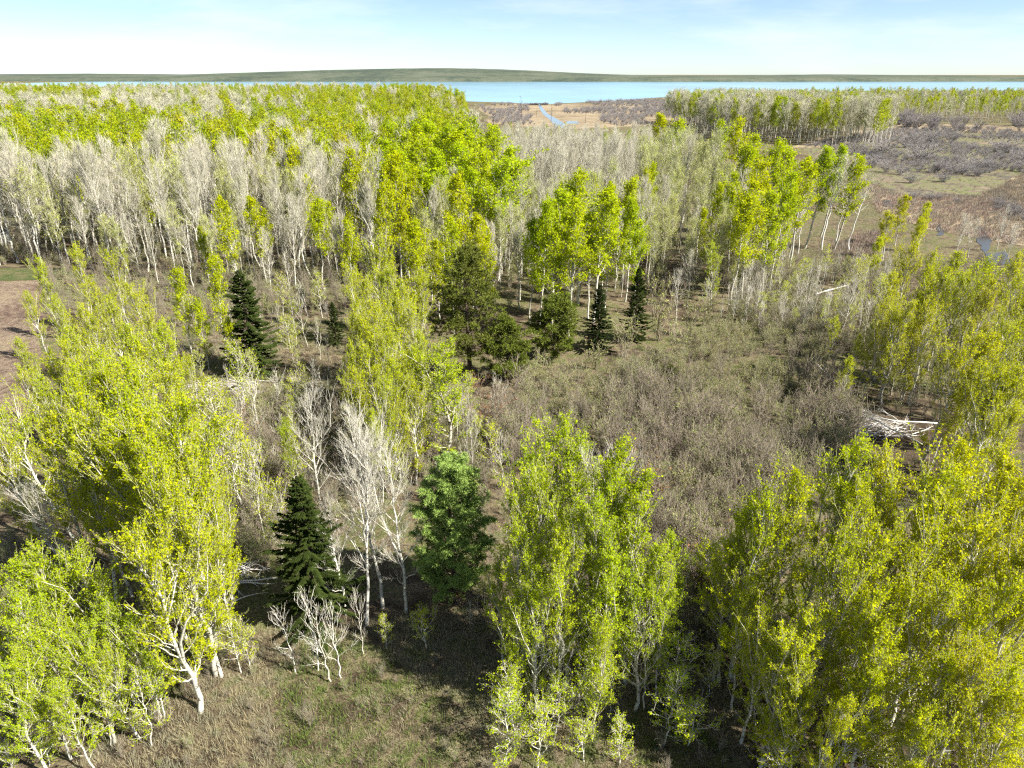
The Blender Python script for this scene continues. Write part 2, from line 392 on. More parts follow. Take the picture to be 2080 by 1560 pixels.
def shrub(seed, H=2.4, nst=14, nsb=6, ntw=4, nleaf=1.5, lsize=.05, twig=None, bud=None, flare=.55, r=.011, tw_r=.006):
    g = np.random.default_rng(seed)
    az = g.uniform(0, 2 * math.pi, nst); fl = g.uniform(.08, flare, nst)
    L = H * g.uniform(.6, 1.05, nst)
    b = np.stack([np.cos(az), np.sin(az), 0 * az], -1)
    s = np.linspace(0, 1, 4)
    SPt = b[:, None] * .18 * g.random(nst)[:, None, None] + L[:, None, None] * (b[:, None] * (fl[:, None] * s ** 1.2)[..., None] + np.array([0, 0, 1.]) * (s - .12 * s ** 2 * fl[:, None])[..., None])
    SPt[:, 1:] += g.normal(size=(nst, 3, 3)) * .04 * L[:, None, None]
    st = tubes(SPt, np.outer(np.full(nst, r * 1.6), [1, .8, .55, .25]), 4)
    n = nst * nsb; i = g.integers(0, nst, n); ss = g.uniform(.25, 1, n)
    p, tg = interp(SPt, i, ss); d = unit(tg + rand_unit(g, n) * .7); l = H * .3 * g.uniform(.4, 1.1, n)
    BP = np.stack([p, p + d * l[:, None]], 1); bt = tubes(BP, np.outer(np.full(n, r), [.9, .4]), 3)
    m = n * ntw; j = g.integers(0, n, m); js = g.uniform(.2, 1, m)
    q, tq = interp(BP, j, js); e = unit(tq + rand_unit(g, m) * .8 + np.array([0, 0, .15])); ll = H * .13 * g.uniform(.4, 1.1, m)
    WP = np.stack([q, q + e * ll[:, None]], 1); wt = tubes(WP, np.outer(np.full(m, tw_r), [1, .5]), 3)
    parts = [st + (0, True), bt + (0, True), wt + (0, True)]
    if nleaf:
        k = int(m * nleaf); o = g.integers(0, m, k)
        c = q[o] + e[o] * (ll[o] * g.uniform(.3, 1.05, k))[:, None] + g.normal(size=(k, 3)) * .02
        parts.append(leaves(g, c, lsize) + (1, False))
    return mesh('shrub', parts, [twig or M_BRUSH, bud or M_BRUSHBUD], g)

def tuft(seed, H=.5, n=26, m=None, w=.018, rad=.18):
    g = np.random.default_rng(seed)
    az = g.uniform(0, 2 * math.pi, n); r = g.uniform(0, rad, n); lean = g.uniform(.05, .8, n); L = H * g.uniform(.5, 1.1, n)
    b = np.stack([np.cos(az), np.sin(az), 0 * az], -1)
    d = unit(b * lean[:, None] + np.array([0, 0, 1.])); c = b * r[:, None] + d * (L * .48)[:, None]
    B = unit(np.cross(d, rand_unit(g, n)))
    return mesh('tuft', [blades(c, d, B, L, np.full(n, w)) + (0, False)], [m or M_GRASS], g)

# ------------------------------------------------------------------ object helpers
def tag(o, label=None, cat=None, group=None, kind=None):
    if label: o['label'] = label
    if cat: o['category'] = cat
    if group: o['group'] = group
    if kind: o['kind'] = kind
    return o
def obj(name, me, parent=None, loc=None):
    o = bpy.data.objects.new(name, me); COL.objects.link(o)
    if parent is not None: o.parent = parent
    if loc is not None: o.location = loc
    return o
def root(name, loc, rz=0, sc=1, tilt=(0, 0)):
    o = bpy.data.objects.new(name, None); COL.objects.link(o); o.empty_display_size = .3
    o.location = loc
    # tilt = lean towards +x and +y in degrees, applied after the spin about the trunk
    from mathutils import Matrix
    Rm = Matrix.Rotation(math.radians(tilt[0]), 3, 'Y') @ Matrix.Rotation(math.radians(-tilt[1]), 3, 'X') @ Matrix.Rotation(rz, 3, 'Z')
    o.rotation_euler = Rm.to_euler(); o.scale = (sc, sc, sc) if not isinstance(sc, tuple) else sc
    return o
rnd = random.Random(11)
def plant(name, var, x, y, h, nominal, color, label, cat, group=None, tilt=None, rz=None, wide=1.0, sink=.08):
    """One tree: an empty at its foot with its trunk and crown."""
    s = h / nominal
    if tilt is None: tilt = (rnd.gauss(0, 1.8), rnd.gauss(0, 1.8))
    o = root(name, (x, y, undul(x, y) - sink), rnd.uniform(0, 6.28) if rz is None else rz, (s * wide, s * wide, s), tilt)
    tag(o, label, cat, group)
    tr = obj('trunk', var[0], o)
    cr = obj('crown', var[1], o)
    if len(var) > 2: cr = obj('foliage', var[2], cr)
    if color is not None: cr.color = (*color, 1)
    return o
def jit(c, a=.055):
    k = 1 + rnd.uniform(-a, a)
    return (c[0] * k * (1 + rnd.uniform(-a, a)), c[1] * k, c[2] * k)

def gn_scatter(name, pts, variants, label, cat, group=None):
    """Ground cover nobody could count: one object that instances plants on its points."""
    pcol = bpy.data.collections.new(name + '_source')
    for i, me in enumerate(variants):
        pcol.objects.link(bpy.data.objects.new('%s_source_%02d' % (name, i), me))
    me = bpy.data.meshes.new(name); n = len(pts)
    P = np.array([p[:3] for p in pts], np.float32)
    me.vertices.add(n); me.vertices.foreach_set('co', P.ravel())
    for nm, ty, col_ in (('rot', 'FLOAT', 3), ('scl', 'FLOAT', 4)):
        a = me.attributes.new(nm, ty, 'POINT'); a.data.foreach_set('value', np.array([p[col_] for p in pts], np.float32))
    a = me.attributes.new('pick', 'INT', 'POINT'); a.data.foreach_set('value', np.array([p[5] for p in pts], np.int32))
    o = obj(name, me); tag(o, label, cat, group, 'stuff')
    ng = bpy.data.node_groups.new(name + '_nodes', 'GeometryNodeTree')
    ng.interface.new_socket('Geometry', in_out='INPUT', socket_type='NodeSocketGeometry')
    ng.interface.new_socket('Geometry', in_out='OUTPUT', socket_type='NodeSocketGeometry')
    gi = ng.nodes.new('NodeGroupInput'); go = ng.nodes.new('NodeGroupOutput')
    ip = ng.nodes.new('GeometryNodeInstanceOnPoints')
    ci = ng.nodes.new('GeometryNodeCollectionInfo'); ci.inputs['Collection'].default_value = pcol
    ci.inputs['Separate Children'].default_value = True; ci.inputs['Reset Children'].default_value = True
    def na(nm, ty):
        x = ng.nodes.new('GeometryNodeInputNamedAttribute'); x.data_type = ty; x.inputs['Name'].default_value = nm
        return x.outputs['Attribute']
    cx = ng.nodes.new('ShaderNodeCombineXYZ')
    L_ = ng.links.new
    L_(gi.outputs[0], ip.inputs['Points']); L_(ci.outputs[0], ip.inputs['Instance'])
    ip.inputs['Pick Instance'].default_value = True
    L_(na('pick', 'INT'), ip.inputs['Instance Index']); L_(na('rot', 'FLOAT'), cx.inputs[2])
    L_(cx.outputs[0], ip.inputs['Rotation']); L_(na('scl', 'FLOAT'), ip.inputs['Scale'])
    L_(ip.outputs[0], go.inputs[0])
    md = o.modifiers.new('scatter', 'NODES'); md.node_group = ng
    return o
def inst(p, r, s0, s1, nv, z=None): return (p[0], p[1], (undul(*p) if z is None else z) - .03, r.uniform(0, 6.28), s0 + (s1 - s0) * r.random() ** 1.3, r.randrange(nv))

def sheet(name, poly, z, m, parent=None):
    """Flat piece of the setting from a ground polygon."""
    import bmesh
    bm = bmesh.new(); vs = [bm.verts.new((x, y, z)) for x, y in poly]
    f = bm.faces.new(vs)
    if f.normal.z < 0: bmesh.ops.reverse_faces(bm, faces=[f])
    bm.normal_update()
    if f.normal.z < 0: f.normal_flip()
    bmesh.ops.triangulate(bm, faces=[f])
    me = bpy.data.meshes.new(name); bm.to_mesh(me); bm.free(); me.materials.append(m)
    o = obj(name, me); o['kind'] = 'structure'; return o
def wavy(poly, amp, seed, step):
    """Give a polygon a natural uneven edge."""
    r = random.Random(seed); out = []
    for i in range(len(poly)):
        a, b = poly[i], poly[(i + 1) % len(poly)]; L = math.dist(a, b); n = max(1, int(L / step)); n = min(n, 40)
        for k in range(n):
            t = k / n; out.append((a[0] + (b[0] - a[0]) * t + r.uniform(-amp, amp), a[1] + (b[1] - a[1]) * t + r.uniform(-amp, amp)))
    return out

# ================================================================== THE SETTING
NS, NR = 128, 110
radii = [0.0] + [4.0 * (1.082 ** i) for i in range(NR)]
radii[-1] = 40000.0
gv = [(0, 0, undul(0, 0))]; gf = []
for i in range(1, len(radii)):
    for j in range(NS):
        a = 2 * math.pi * j / NS; x, y = radii[i] * math.cos(a), radii[i] * math.sin(a); gv.append((x, y, undul(x, y)))
for j in range(NS): gf.append((0, 1 + j, 1 + (j + 1) % NS))
for i in range(1, len(radii) - 1):
    b0, b1 = 1 + (i - 1) * NS, 1 + i * NS
    for j in range(NS): gf.append((b0 + j, b1 + j, b1 + (j + 1) % NS, b0 + (j + 1) % NS))
gm = bpy.data.meshes.new('ground'); gm.from_pydata(gv, [], gf); gm.materials.append(M_GROUND)
gm.polygons.foreach_set('use_smooth', [True] * len(gf)); gm.update()
tag(obj('ground', gm), kind='structure')

field_poly = px_poly([(88, 562), (84, 620), (80, 690), (70, 780), (52, 860), (25, 930), (0, 985)]) + [(-70, 36), (-260, 36), (-260, 99), (-70, 99)]
sheet('field', wavy(field_poly, .5, 3, 4), .012, M_FIELD)
verge_poly = [G(84, 562)] + [(-66.5, 99), (-260, 99.5), (-260, 106), (-72, 106), (-66, 103)]
sheet('verge', wavy(verge_poly, .4, 5, 4), .03, M_VERGE)
# open marsh to the right of the woods and up to the lake
bog_poly = px_poly([(1620, 300), (1800, 262), (2080, 262), (2420, 275), (2420, 470), (2080, 450), (1990, 420), (1850, 405), (1760, 370)])
sheet('bog', wavy(bog_poly, 2.5, 7, 14), .018, M_BOG)
marsh_poly = px_poly([(1000, 252), (975, 216), (1040, 210), (1090, 213.5), (1200, 209), (1300, 204), (1420, 203), (1480, 225), (1440, 250), (1150, 262)])
sheet('marsh', wavy(marsh_poly, 3, 8, 25), .014, M_MARSH)
sedge_poly = px_poly([(1760, 372), (1850, 400), (1990, 398), (2080, 352), (2420, 340), (2420, 520), (2080, 500), (1900, 470), (1780, 430)])
sheet('sedge_meadow', wavy(sedge_poly, 1.2, 9, 8), .030, M_MARSH)
strip_poly = px_poly([(1600, 300), (1660, 280), (1760, 262), (1800, 250), (2080, 256), (2420, 258), (2420, 276), (2080, 272), (1900, 266), (1760, 284), (1680, 300)])
sheet('dry_meadow', wavy(strip_poly, 2.0, 10, 14), .042, M_MARSH)
lake_poly = [(-950, 900), (-420, 830)] + px_poly([(900, 203.5), (950, 206), (1040, 208.5), (1080, 212), (1100, 212.8), (1130, 210.5), (1200, 207), (1290, 202.5), (1320, 199)]) + [(330, 1150), (620, 1350), (1500, 1500), (2600, 2100), (2600, 3400), (-1800, 3400), (-1600, 1500)]
sheet('lake', lake_poly, .06, M_LAKE)
sheet('stream', px_poly([(1093, 213.5), (1099, 213.5), (1104, 221), (1111, 230), (1128, 240), (1150, 252), (1160, 262), (1130, 262), (1118, 244), (1103, 232), (1097, 223)]), .05, M_STREAM)
sheet('pool', wavy(px_poly([(1150, 246), (1172, 246), (1176, 251), (1152, 252)]), .6, 2, 4), .07, M_STREAM)
for i, L in enumerate([[(1902, 460), (1910, 456), (1917, 470), (1914, 480), (1904, 478)], [(1985, 462), (2000, 460), (2012, 490), (2004, 515), (1990, 505)],
                       [(1790, 408), (1812, 407), (1812, 420), (1793, 421)], [(2000, 516), (2040, 510), (2060, 535), (2010, 540)]]):
    sheet('pool', wavy(px_poly(L), .35, 20 + i, 2.5), .055, M_POOL)
# low wooded land beyond the lake
hv, hf = [], []; hn = 220; r_ = random.Random(4)
for i in range(hn + 1):
    u = i / hn; x = -9000 + 18000 * u
    top = 26 + 16 * math.sin(u * 17) + 10 * math.sin(u * 41 + 1) + r_.uniform(0, 1.5)
    for dy, z in ((3250, 0), (3330, 12 + r_.uniform(0, 1.5)), (3900, top), (5200, top * 1.25), (7000, 0)): hv.append((x, dy + 200 * math.sin(u * 9), z - .5))
for i in range(hn):
    for k in range(4): a = i * 5 + k; hf.append((a, a + 5, a + 6, a + 1))
hm = bpy.data.meshes.new('hills'); hm.from_pydata(hv, [], hf); hm.materials.append(M_HILL); hm.polygons.foreach_set('use_smooth', [True] * len(hf)); hm.update()
tag(obj('hills', hm), kind='structure')

# ================================================================== PLANT MODELS (shared meshes)
NEAR = [aspen(100 + i, cb=.09 + .03 * (i % 4), R=1.12 + .14 * (i % 3), elev=(44, 78), nl=44, ns=5, ntw=5, nleaf=7.5, lsize=.092, tr=.10 + .012 * (i % 3), fork=1 + (i % 3), messy=.48, spread=.06, tl=(.25, .7), wander=.028, twig=M_TWIGL) for i in range(9)]
MID = [aspen(200 + i, cb=.18 + .05 * (i % 3), R=1.35 + .15 * (i % 3), elev=(40, 72), nl=42, ns=4, ntw=4, nleaf=7, lsize=.19, tr=.12, twig_r=.011, spread=.16, fork=i % 2, sides=6, twig=M_TWIGL) for i in range(6)]
TALL = [aspen(300 + i, H=18, cb=.25 + .05 * (i % 3), R=1.6 + .15 * (i % 3), elev=(40, 72), nl=42, ns=4, ntw=4, nleaf=7, lsize=.24, tr=.16, twig_r=.012, spread=.22, fork=i % 2, sides=6, twig=M_TWIGL) for i in range(6)]
BARE = [aspen(400 + i, cb=.16 + .05 * (i % 3), R=1.5, nl=30, ns=6, ntw=6, nleaf=.5, lsize=.05, tr=.10, fork=1 + i % 3, elev=(46, 75), twig_r=.0055, spread=.03, leafm=M_BUD, twig=M_TWIGB, messy=.6) for i in range(6)]
TALLBARE = [aspen(500 + i, H=18, cb=.20 + .06 * (i % 4), R=1.35 + .15 * (i % 3), nl=42, ns=5, ntw=4.0, nleaf=.4, lsize=.09, tr=.15, fork=1 + i % 4, elev=(48, 77), twig_r=.011, spread=.05, leafm=M_BUD, tl=(.5, 1.3), messy=.5, sides=6, wander=.03) for i in range(8)]
BUDDING = [aspen(600 + i, H=18, cb=.2 + .06 * (i % 3), R=1.5, nl=42, ns=6, ntw=6, nleaf=2.2, lsize=.13, tr=.15, fork=i % 3, elev=(46, 75), twig_r=.010, spread=.12, leafm=M_BUD, twig=M_TWIGG, tl=(.4, 1.0), sides=6) for i in range(5)]
BIRCH = [aspen(700 + i, cb=.5, R=1.5, nl=22, ns=5, ntw=5, nleaf=1.2, lsize=.10, tr=.10, fork=1, elev=(40, 66), twig_r=.009, bark=M_BARKW, leafm=M_BUD, wander=.035) for i in range(4)]
SAPL = [aspen(800 + i, H=6, cb=.18, R=.9, nl=22, ns=4, ntw=4, nleaf=4.0, lsize=.08, tr=.030, elev=(40, 65), twig_r=.006, spread=.07, wander=.03, tl=(.15, .4)) for i in range(5)]
SAPB = [aspen(850 + i, H=6, cb=.15, R=.7, nl=14, ns=3, ntw=3, nleaf=.3, lsize=.05, tr=.030, elev=(52, 74), twig_r=.005, wander=.03, tl=(.2, .5), leafm=M_BUD, messy=.5, twig=M_TWIGB) for i in range(4)]
FARLEAF = [aspen(900 + i, H=17, cb=.30, R=1.9, nl=26, ns=3, ntw=3, nleaf=8, lsize=.30, tr=.15, twig_r=.02, spread=.35, elev=(42, 72), sides=4, split=False, leafm=M_FARLEAF, twig=M_TWIGL) for i in range(5)]
FARBARE = [aspen(950 + i, H=17, cb=.35, R=2.4, nl=22, ns=5, ntw=4, nleaf=1.0, lsize=.26, tr=.16, twig_r=.026, spread=.3, sides=4, split=False, fork=1, elev=(42, 72), leafm=M_FARBUD, tl=(.6, 1.5)) for i in range(4)]
SPRUCE = [spruce(1 + i, R=2.7 + .2 * i, nb=260, dens=22, needle=.042) for i in range(3)]
SPRUCEN = spruce(9, H=11, R=3.3, nb=300, dens=24, needle=.036)
WPINE = pine(21, H=10.5, R=2.5, nb=190, tufts=22, nn=22, nlen=.24, nwid=.028, cb=.05, elev=(14, 60), shape=.42, clump=.14)
OPINE = pine(22, H=12.5, R=3.1, nb=90, tufts=20, nn=18, nlen=.32, nwid=.045, cb=.16, elev=(0, 48), shape=.6, clump=.34)
BPINE = [pine(23 + i, H=5.0, R=2.2, nb=70, tufts=18, nn=16, nlen=.28, nwid=.04, cb=.05, elev=(10, 60), shape=.8, clump=.26) for i in range(2)]
SHRUB_O = [shrub(30 + i, nst=11, flare=.26, r=.012, ntw=3, nleaf=3.2, lsize=.06) for i in range(5)]
SHRUB_B = [shrub(40 + i, nleaf=1.1, twig=M_BRUSHR, nst=11, nsb=5, ntw=3, flare=.22, r=.012, tw_r=.007, H=2.9, lsize=.045) for i in range(5)]
SHRUB_W = [shrub(50 + i, nleaf=0, twig=M_WILLOW, nst=34, nsb=7, ntw=5, flare=1.1, r=.012, tw_r=.011) for i in range(4)]
SHRUB_R = [shrub(60 + i, nleaf=2.5, twig=M_BRUSHR, bud=M_RUSTBUD, flare=.4, lsize=.06) for i in range(3)]
TUFT_D = [tuft(70 + i, H=.42, w=.013, n=46, rad=.34) for i in range(4)]
TUFT_G = [tuft(75 + i, H=.34, m=M_GREEN, n=44, w=.016, rad=.34) for i in range(3)]
TUFT_S = [tuft(80 + i, H=.9, n=30, m=M_SEDGE, w=.05, rad=.5) for i in range(3)]

YG = (.45, .50, .008)     # yellow green of the nearer aspens
YY = (.48, .505, .008)    # yellower, on the right
GG = (.41, .49, .010)     # greener
LG = (.40, .49, .012)
PALE = (.36, .37, .16)    # opening buds
SPG = (.034, .048, .012); PNG = (.12, .14, .026); WPG = (.25, .35, .085)
taken = []
def T(kind, var, nominal, tx, ty, h, color, label, group=None, name='aspen_tree', cat='tree', tilt=None, wide=1.0):
    x, y = at_height(tx, ty, h)
    taken.append((x, y, 1.2))
    return plant(name, var, x, y, h * (.94 if h < 14 else .97), nominal, color, label, cat, group, tilt, wide=wide * rnd.uniform(.88, 1.15))

# ------------------------------------------------------------------ conifers
def conifer(name, var, nominal, bx, by, ty, color, label, wide=1.0, tilt=(0, 0)):
    x, y = G(bx, by); h = height_at(y, ty); taken.append((x, y, 1.8))
    return plant(name, var, x, y, h, nominal, color, label, 'tree', None, tilt, wide=wide)
conifer('spruce_tree', SPRUCE[0], 10, 520, 757, 545, SPG, 'full dark spruce alone at the edge of the grassy clearing', 1.12)
conifer('spruce_tree', SPRUCE[1], 10, 1213, 706, 572, (.022, .032, .010), 'shorter, darker spruce of the pair behind the budding bushes', .95)
conifer('spruce_tree', SPRUCE[2], 10, 1288, 690, 537, SPG, 'taller pointed spruce of the pair beside the thicket', .72)
conifer('spruce_tree', SPRUCEN, 11, 648, 1255, 955, (.032, .046, .011), 'big dark spruce beneath the white bare aspens', .98)
conifer('spruce_tree', SPRUCE[1], 10, 684, 700, 610, SPG, 'small dark spruce half hidden behind the yellow-green aspens', .8)
conifer('white_pine_tree', WPINE, 10.5, 925, 1215, 945, WPG, 'dense soft blue-green pine beside the dark spruce', 1.2)
conifer('pine_tree', OPINE, 12.5, 955, 762, 512, PNG, 'tall open pine with bare lower trunk behind the clearing', 1.15)
conifer('pine_tree', BPINE[0], 5, 1030, 770, 655, (.12, .15, .024), 'bushy low pine at the foot of the tall open pine', 1.05)
conifer('pine_tree', BPINE[1], 5, 1125, 722, 605, (.13, .16, .026), 'broad bushy green pine between tall pine and dark spruces', 1.1)
conifer('pine_tree', BPINE[0], 5, 1358, 788, 745, (.09, .11, .02), 'tiny round green pine in the grass by the thicket', .9)

def which(base, x, y, h, lo, hi, sides):
    size = 'tall' if h >= hi else 'low' if h < lo else 'mid-height'
    side = min(sides, key=lambda q: (q[1][0] - x) ** 2 + (q[1][1] - y) ** 2)[0]
    return size + ' ' + base + ' ' + side
def TG(var, tx, ty, h, color, base, lo, hi, sides, group, wide=1.0):
    x, y = at_height(tx, ty, h)
    return T('leafy', var, 13, tx, ty, h, color, which(base, x, y, h, lo, hi, sides), group, wide=wide)
# ------------------------------------------------------------------ left group of leafy aspens beside the field
SO = [('nearest the lone spruce', G(400, 760)), ('along the tilled field', G(70, 780)), ('next to the thin saplings', G(440, 1010)), ('towards the pale bare stand', G(170, 640)), ('next to the bright low aspens', G(200, 1270)), ('in its middle', G(230, 1000))]
for (tx, ty, h) in [(75, 515, 10), (140, 490, 11), (190, 565, 10), (228, 503, 11.5), (275, 570, 10), (108, 600, 9), (300, 610, 10.5),
                    (130, 662, 11), (185, 640, 11), (250, 650, 12), (312, 650, 11), (95, 705, 9.5), (160, 722, 12), (215, 700, 13), (278, 722, 13), (340, 720, 11),
                    (120, 772, 12), (95, 838, 12), (180, 792, 13), (242, 782, 14), (300, 792, 14), (352, 835, 13), (386, 905, 11.5), (290, 900, 13), (340, 960, 12), (60, 590, 8), (165, 620, 10), (225, 600, 11), (345, 640, 9.5), (370, 790, 10), (120, 850, 12), (205, 840, 13), (260, 850, 13.5), (320, 870, 13), (390, 830, 9.5), (410, 960, 9), (55, 680, 8.5), (45, 740, 9), (80, 760, 10), (145, 690, 10.5), (200, 740, 12), (255, 700, 12), (310, 730, 12), (380, 720, 9), (160, 840, 12), (280, 840, 13), (335, 900, 12.5), (370, 1040, 10), (300, 1040, 11.5), (420, 1060, 7.5)]:
    TG(rnd.choice(NEAR if ty > 560 else NEAR[:4] + MID[:2]), tx, ty, h, jit(YG), 'yellow-green aspen in the field-side grove,', 10.5, 12.5, SO, 'leafy aspens beside the field')
T('leafy', NEAR[2], 13, 62, 800, 11, jit(YG), 'aspen leaning out over the tilled field, its trunk bare below', tilt=(-15, 2))
T('leafy', NEAR[5], 13, 30, 850, 10, jit(YG), 'lowest aspen leaning over the shaded field edge', tilt=(-12, 0))
for (tx, ty, h) in [(60, 1092, 9.5), (18, 1120, 9), (128, 1130, 9), (200, 1200, 7.5), (262, 1240, 6.5), (-40, 1070, 10), (90, 1230, 8), (30, 1190, 8.5), (150, 1270, 7), (50, 1300, 7), (220, 1300, 6), (120, 1360, 6), (290, 1310, 4.5), (0, 1330, 7)]:
    TG(rnd.choice(NEAR), tx, ty, h, jit(LG), 'bright green aspen in the low group,', 7, 8.6, [('under the bare leaning aspen', G(150, 1260)), ('next to the open grass', G(300, 1450)), ('away from the grass', G(-60, 1350)), ('in its middle', G(90, 1400))], 'bright aspens below the bare leaning tree', wide=1.15)
for (tx, ty, h) in [(418, 515, 11.5), (352, 540, 11), (395, 600, 8), (460, 640, 6.5)]:
    T('leafy', rnd.choice(MID), 13, tx, ty, h, jit(YG), 'slender leafy aspen next to the lone dark spruce', 'slender aspens by the lone spruce', wide=.72)
# ------------------------------------------------------------------ central column
SP_ = [('next to the open pine', G(930, 800)), ('behind the bare white aspens', G(760, 980)), ('facing the lone spruce', G(640, 780)), ('towards the tall woods', G(770, 690))]
for (tx, ty, h) in [(752, 470, 13), (722, 540, 12), (790, 530, 12.5), (830, 560, 12), (770, 600, 12), (725, 640, 11), (812, 640, 11), (848, 610, 11), (760, 690, 10.5), (800, 720, 10), (735, 735, 9.5), (700, 600, 11), (860, 540, 10), (745, 560, 12), (770, 540, 12), (805, 590, 11.5), (740, 610, 11), (790, 670, 10.5), (835, 690, 10), (705, 690, 9.5), (775, 760, 9.5), (830, 760, 9), (720, 780, 8), (800, 800, 8), (760, 830, 7.5), (850, 660, 9)]:
    TG(rnd.choice(NEAR), tx, ty, h, jit(YG), 'yellow-green aspen in the central column,', 9.8, 11.8, SP_, 'aspens in the central column')
T('leafy', NEAR[1], 13, 893, 692, 10.5, LG, 'full green aspen standing right behind the soft blue-green pine', wide=1.7)
T('leafy', NEAR[3], 13, 585, 835, 7.5, LG, 'small leafy aspen beside the bare white-branched tree', wide=.9)
# ------------------------------------------------------------------ centre-front group
SN = [('facing the blue-green pine', G(1000, 1260)), ('facing the brown thicket', G(1400, 1230)), ('in its heart', G(1200, 1200)), ('on its open grass side', G(1200, 1500))]
for (tx, ty, h) in [(1105, 838, 13), (1150, 880, 12), (1085, 935, 12), (1255, 898, 13.5), (1215, 950, 12.5), (1310, 950, 12.5), (1170, 1000, 11.5), (1275, 1010, 11), (1060, 1040, 10), (1120, 1060, 10.5), (1345, 1075, 9.5), (1375, 1060, 9), (1220, 1080, 10), (1020, 1130, 7), (1100, 900, 12), (1235, 1000, 12), (1090, 1140, 9), (1320, 1150, 8.5), (1050, 1190, 7), (1220, 1240, 7.5), (1360, 1180, 7)]:
    TG(rnd.choice(NEAR), tx, ty, h, jit(LG), 'bright green aspen in the clump by the thicket,', 9, 11.8, SN, 'aspens in the front clump')
# ------------------------------------------------------------------ bottom-right group
SM = [('facing the brown thicket', G(1520, 1200)), ('beside the fallen birch', G(1830, 1000)), ('in its middle', G(1830, 1250)), ('on the side away from the thicket', G(2130, 1180)), ('at its open end near the thicket', G(1600, 1560)), ('at its open end below the tall middle', G(1850, 1600)), ('at its open end farthest from the thicket', G(2100, 1560)), ('close behind the saplings', G(1850, 1400))]
for (tx, ty, h) in [(1712, 872, 13.5), (1560, 965, 12), (1640, 950, 12.5), (1525, 1010, 11), (1845, 915, 13), (1790, 985, 12.5), (1905, 935, 13), (1960, 880, 13.5), (2030, 900, 13), (2075, 960, 13), (1740, 1060, 12), (1830, 1060, 12), (1950, 1020, 12.5), (2020, 1030, 12.5), (1780, 1170, 11), (1940, 1140, 11.5), (2010, 1140, 11.5), (2070, 1120, 12), (1630, 1210, 9.5), (1560, 1230, 8), (1820, 1270, 9.5), (2000, 1260, 10), (2110, 1050, 13), (2130, 940, 13), (1500, 1080, 9), (1540, 1150, 8.5), (1600, 1300, 7.5), (1670, 1320, 8), (1760, 1340, 8), (1950, 1340, 9), (2040, 1330, 9), (1700, 1390, 7), (1900, 1420, 7.5), (2080, 1400, 8.5), (1620, 1390, 6), (1990, 960, 13)]:
    TG(rnd.choice(NEAR), tx, ty, h, jit(YG if tx < 1800 else YY), 'yellow-green aspen in the fallen-birch stand,', 9.5, 12.3, SM, 'aspens below the fallen birch')
# ------------------------------------------------------------------ right group
SL = [('nearest the pools', (45, 76)), ('along the brushy clearing', (33, 67)), ('close behind the fallen birch', (34, 55)), ('away from the clearing', (52, 57)), ('in its middle', (43, 62)), ('towards the fallen-birch stand', (44, 47))]
for (tx, ty, h) in [(1858, 485, 12.5), (1900, 505, 12), (1950, 510, 12.5), (2010, 520, 13), (2060, 505, 13), (1830, 545, 11.5), (1800, 600, 10), (1870, 580, 12), (1930, 580, 12), (1990, 590, 12.5), (2050, 600, 12.5), (1895, 650, 11), (1960, 660, 12), (2030, 670, 12), (1915, 720, 6.3), (1975, 740, 9), (2045, 750, 11), (2075, 680, 12), (1840, 660, 9), (2100, 560, 13), (2120, 640, 12), (1845, 600, 10.5), (1885, 540, 11.5), (1920, 545, 11.5), (1975, 550, 12), (2035, 560, 12), (1865, 690, 6), (1945, 700, 7.5), (2000, 700, 9.5), (2030, 810, 8.5), (2065, 810, 10), (1880, 620, 9.5), (1960, 610, 11), (2020, 640, 11.5), (1850, 640, 8), (1985, 660, 10.5), (2050, 650, 11.5), (2080, 740, 11), (2035, 730, 10.5), (1905, 600, 10.5), (1830, 610, 8.5), (1815, 680, 6.5), (2090, 600, 12), (2070, 560, 12)]:
    qx, qy = at_height(tx, ty, h)
    if 48 < qy < 57 and qx < G(1905, 876)[0] + 2.0: continue
    TG(rnd.choice(NEAR), tx, ty, h, jit(YY), 'yellow aspen in the grove by the pools,', 10, 12.2, SL, 'aspens beside the marsh pools')
for (tx, ty, h) in [(1842, 395, 9), (1890, 410, 8.5), (1870, 440, 8), (1815, 430, 8), (1790, 480, 7)]:
    T('leafy', rnd.choice(MID), 13, tx, ty, h, jit(YY), 'short yellowish aspen at the marsh edge behind the yellow grove', 'short aspens at the marsh edge')
for (tx, ty, h) in [(1745, 670, 6.5), (1700, 640, 5), (1725, 720, 5.5), (1775, 650, 6)]:
    T('leafy', rnd.choice(NEAR), 13, tx, ty, h, jit(YY), 'small yellow aspen standing behind the fallen birch', 'small aspens behind the fallen birch', wide=1.2)
# ------------------------------------------------------------------ middle distance clusters
for (tx, ty, h) in [(800, 250, 19), (838, 262, 18.5), (872, 248, 19), (905, 258, 19), (948, 258, 19), (1000, 262, 19), (1022, 300, 18), (820, 300, 18), (780, 290, 17), (930, 300, 17.5), (965, 310, 17.5), (885, 310, 17), (850, 285, 18), (925, 275, 18.5), (980, 285, 18), (812, 330, 16.5), (1010, 335, 16.5), (905, 345, 15.5), (950, 350, 15.5), (865, 345, 15.5)]:
    T('leafy', rnd.choice(TALL), 18, tx, ty, h, jit(GG), 'tall bright green aspen behind the open pine, next to the pale bare stand', 'tall green aspens behind the open pine', wide=1.3)
for (tx, ty, h) in [(768, 400, 15), (802, 350, 16), (850, 415, 14), (885, 440, 13), (940, 395, 15), (915, 470, 12), (700, 470, 12), (830, 470, 12.5), (985, 420, 14), (960, 460, 12)]:
    T('leafy', rnd.choice(TALL + MID), 16, tx, ty, h, jit(YG), 'half-leafed yellowish aspen in the mixed growth behind the open pine', 'mixed aspens behind the open pine', wide=.85)
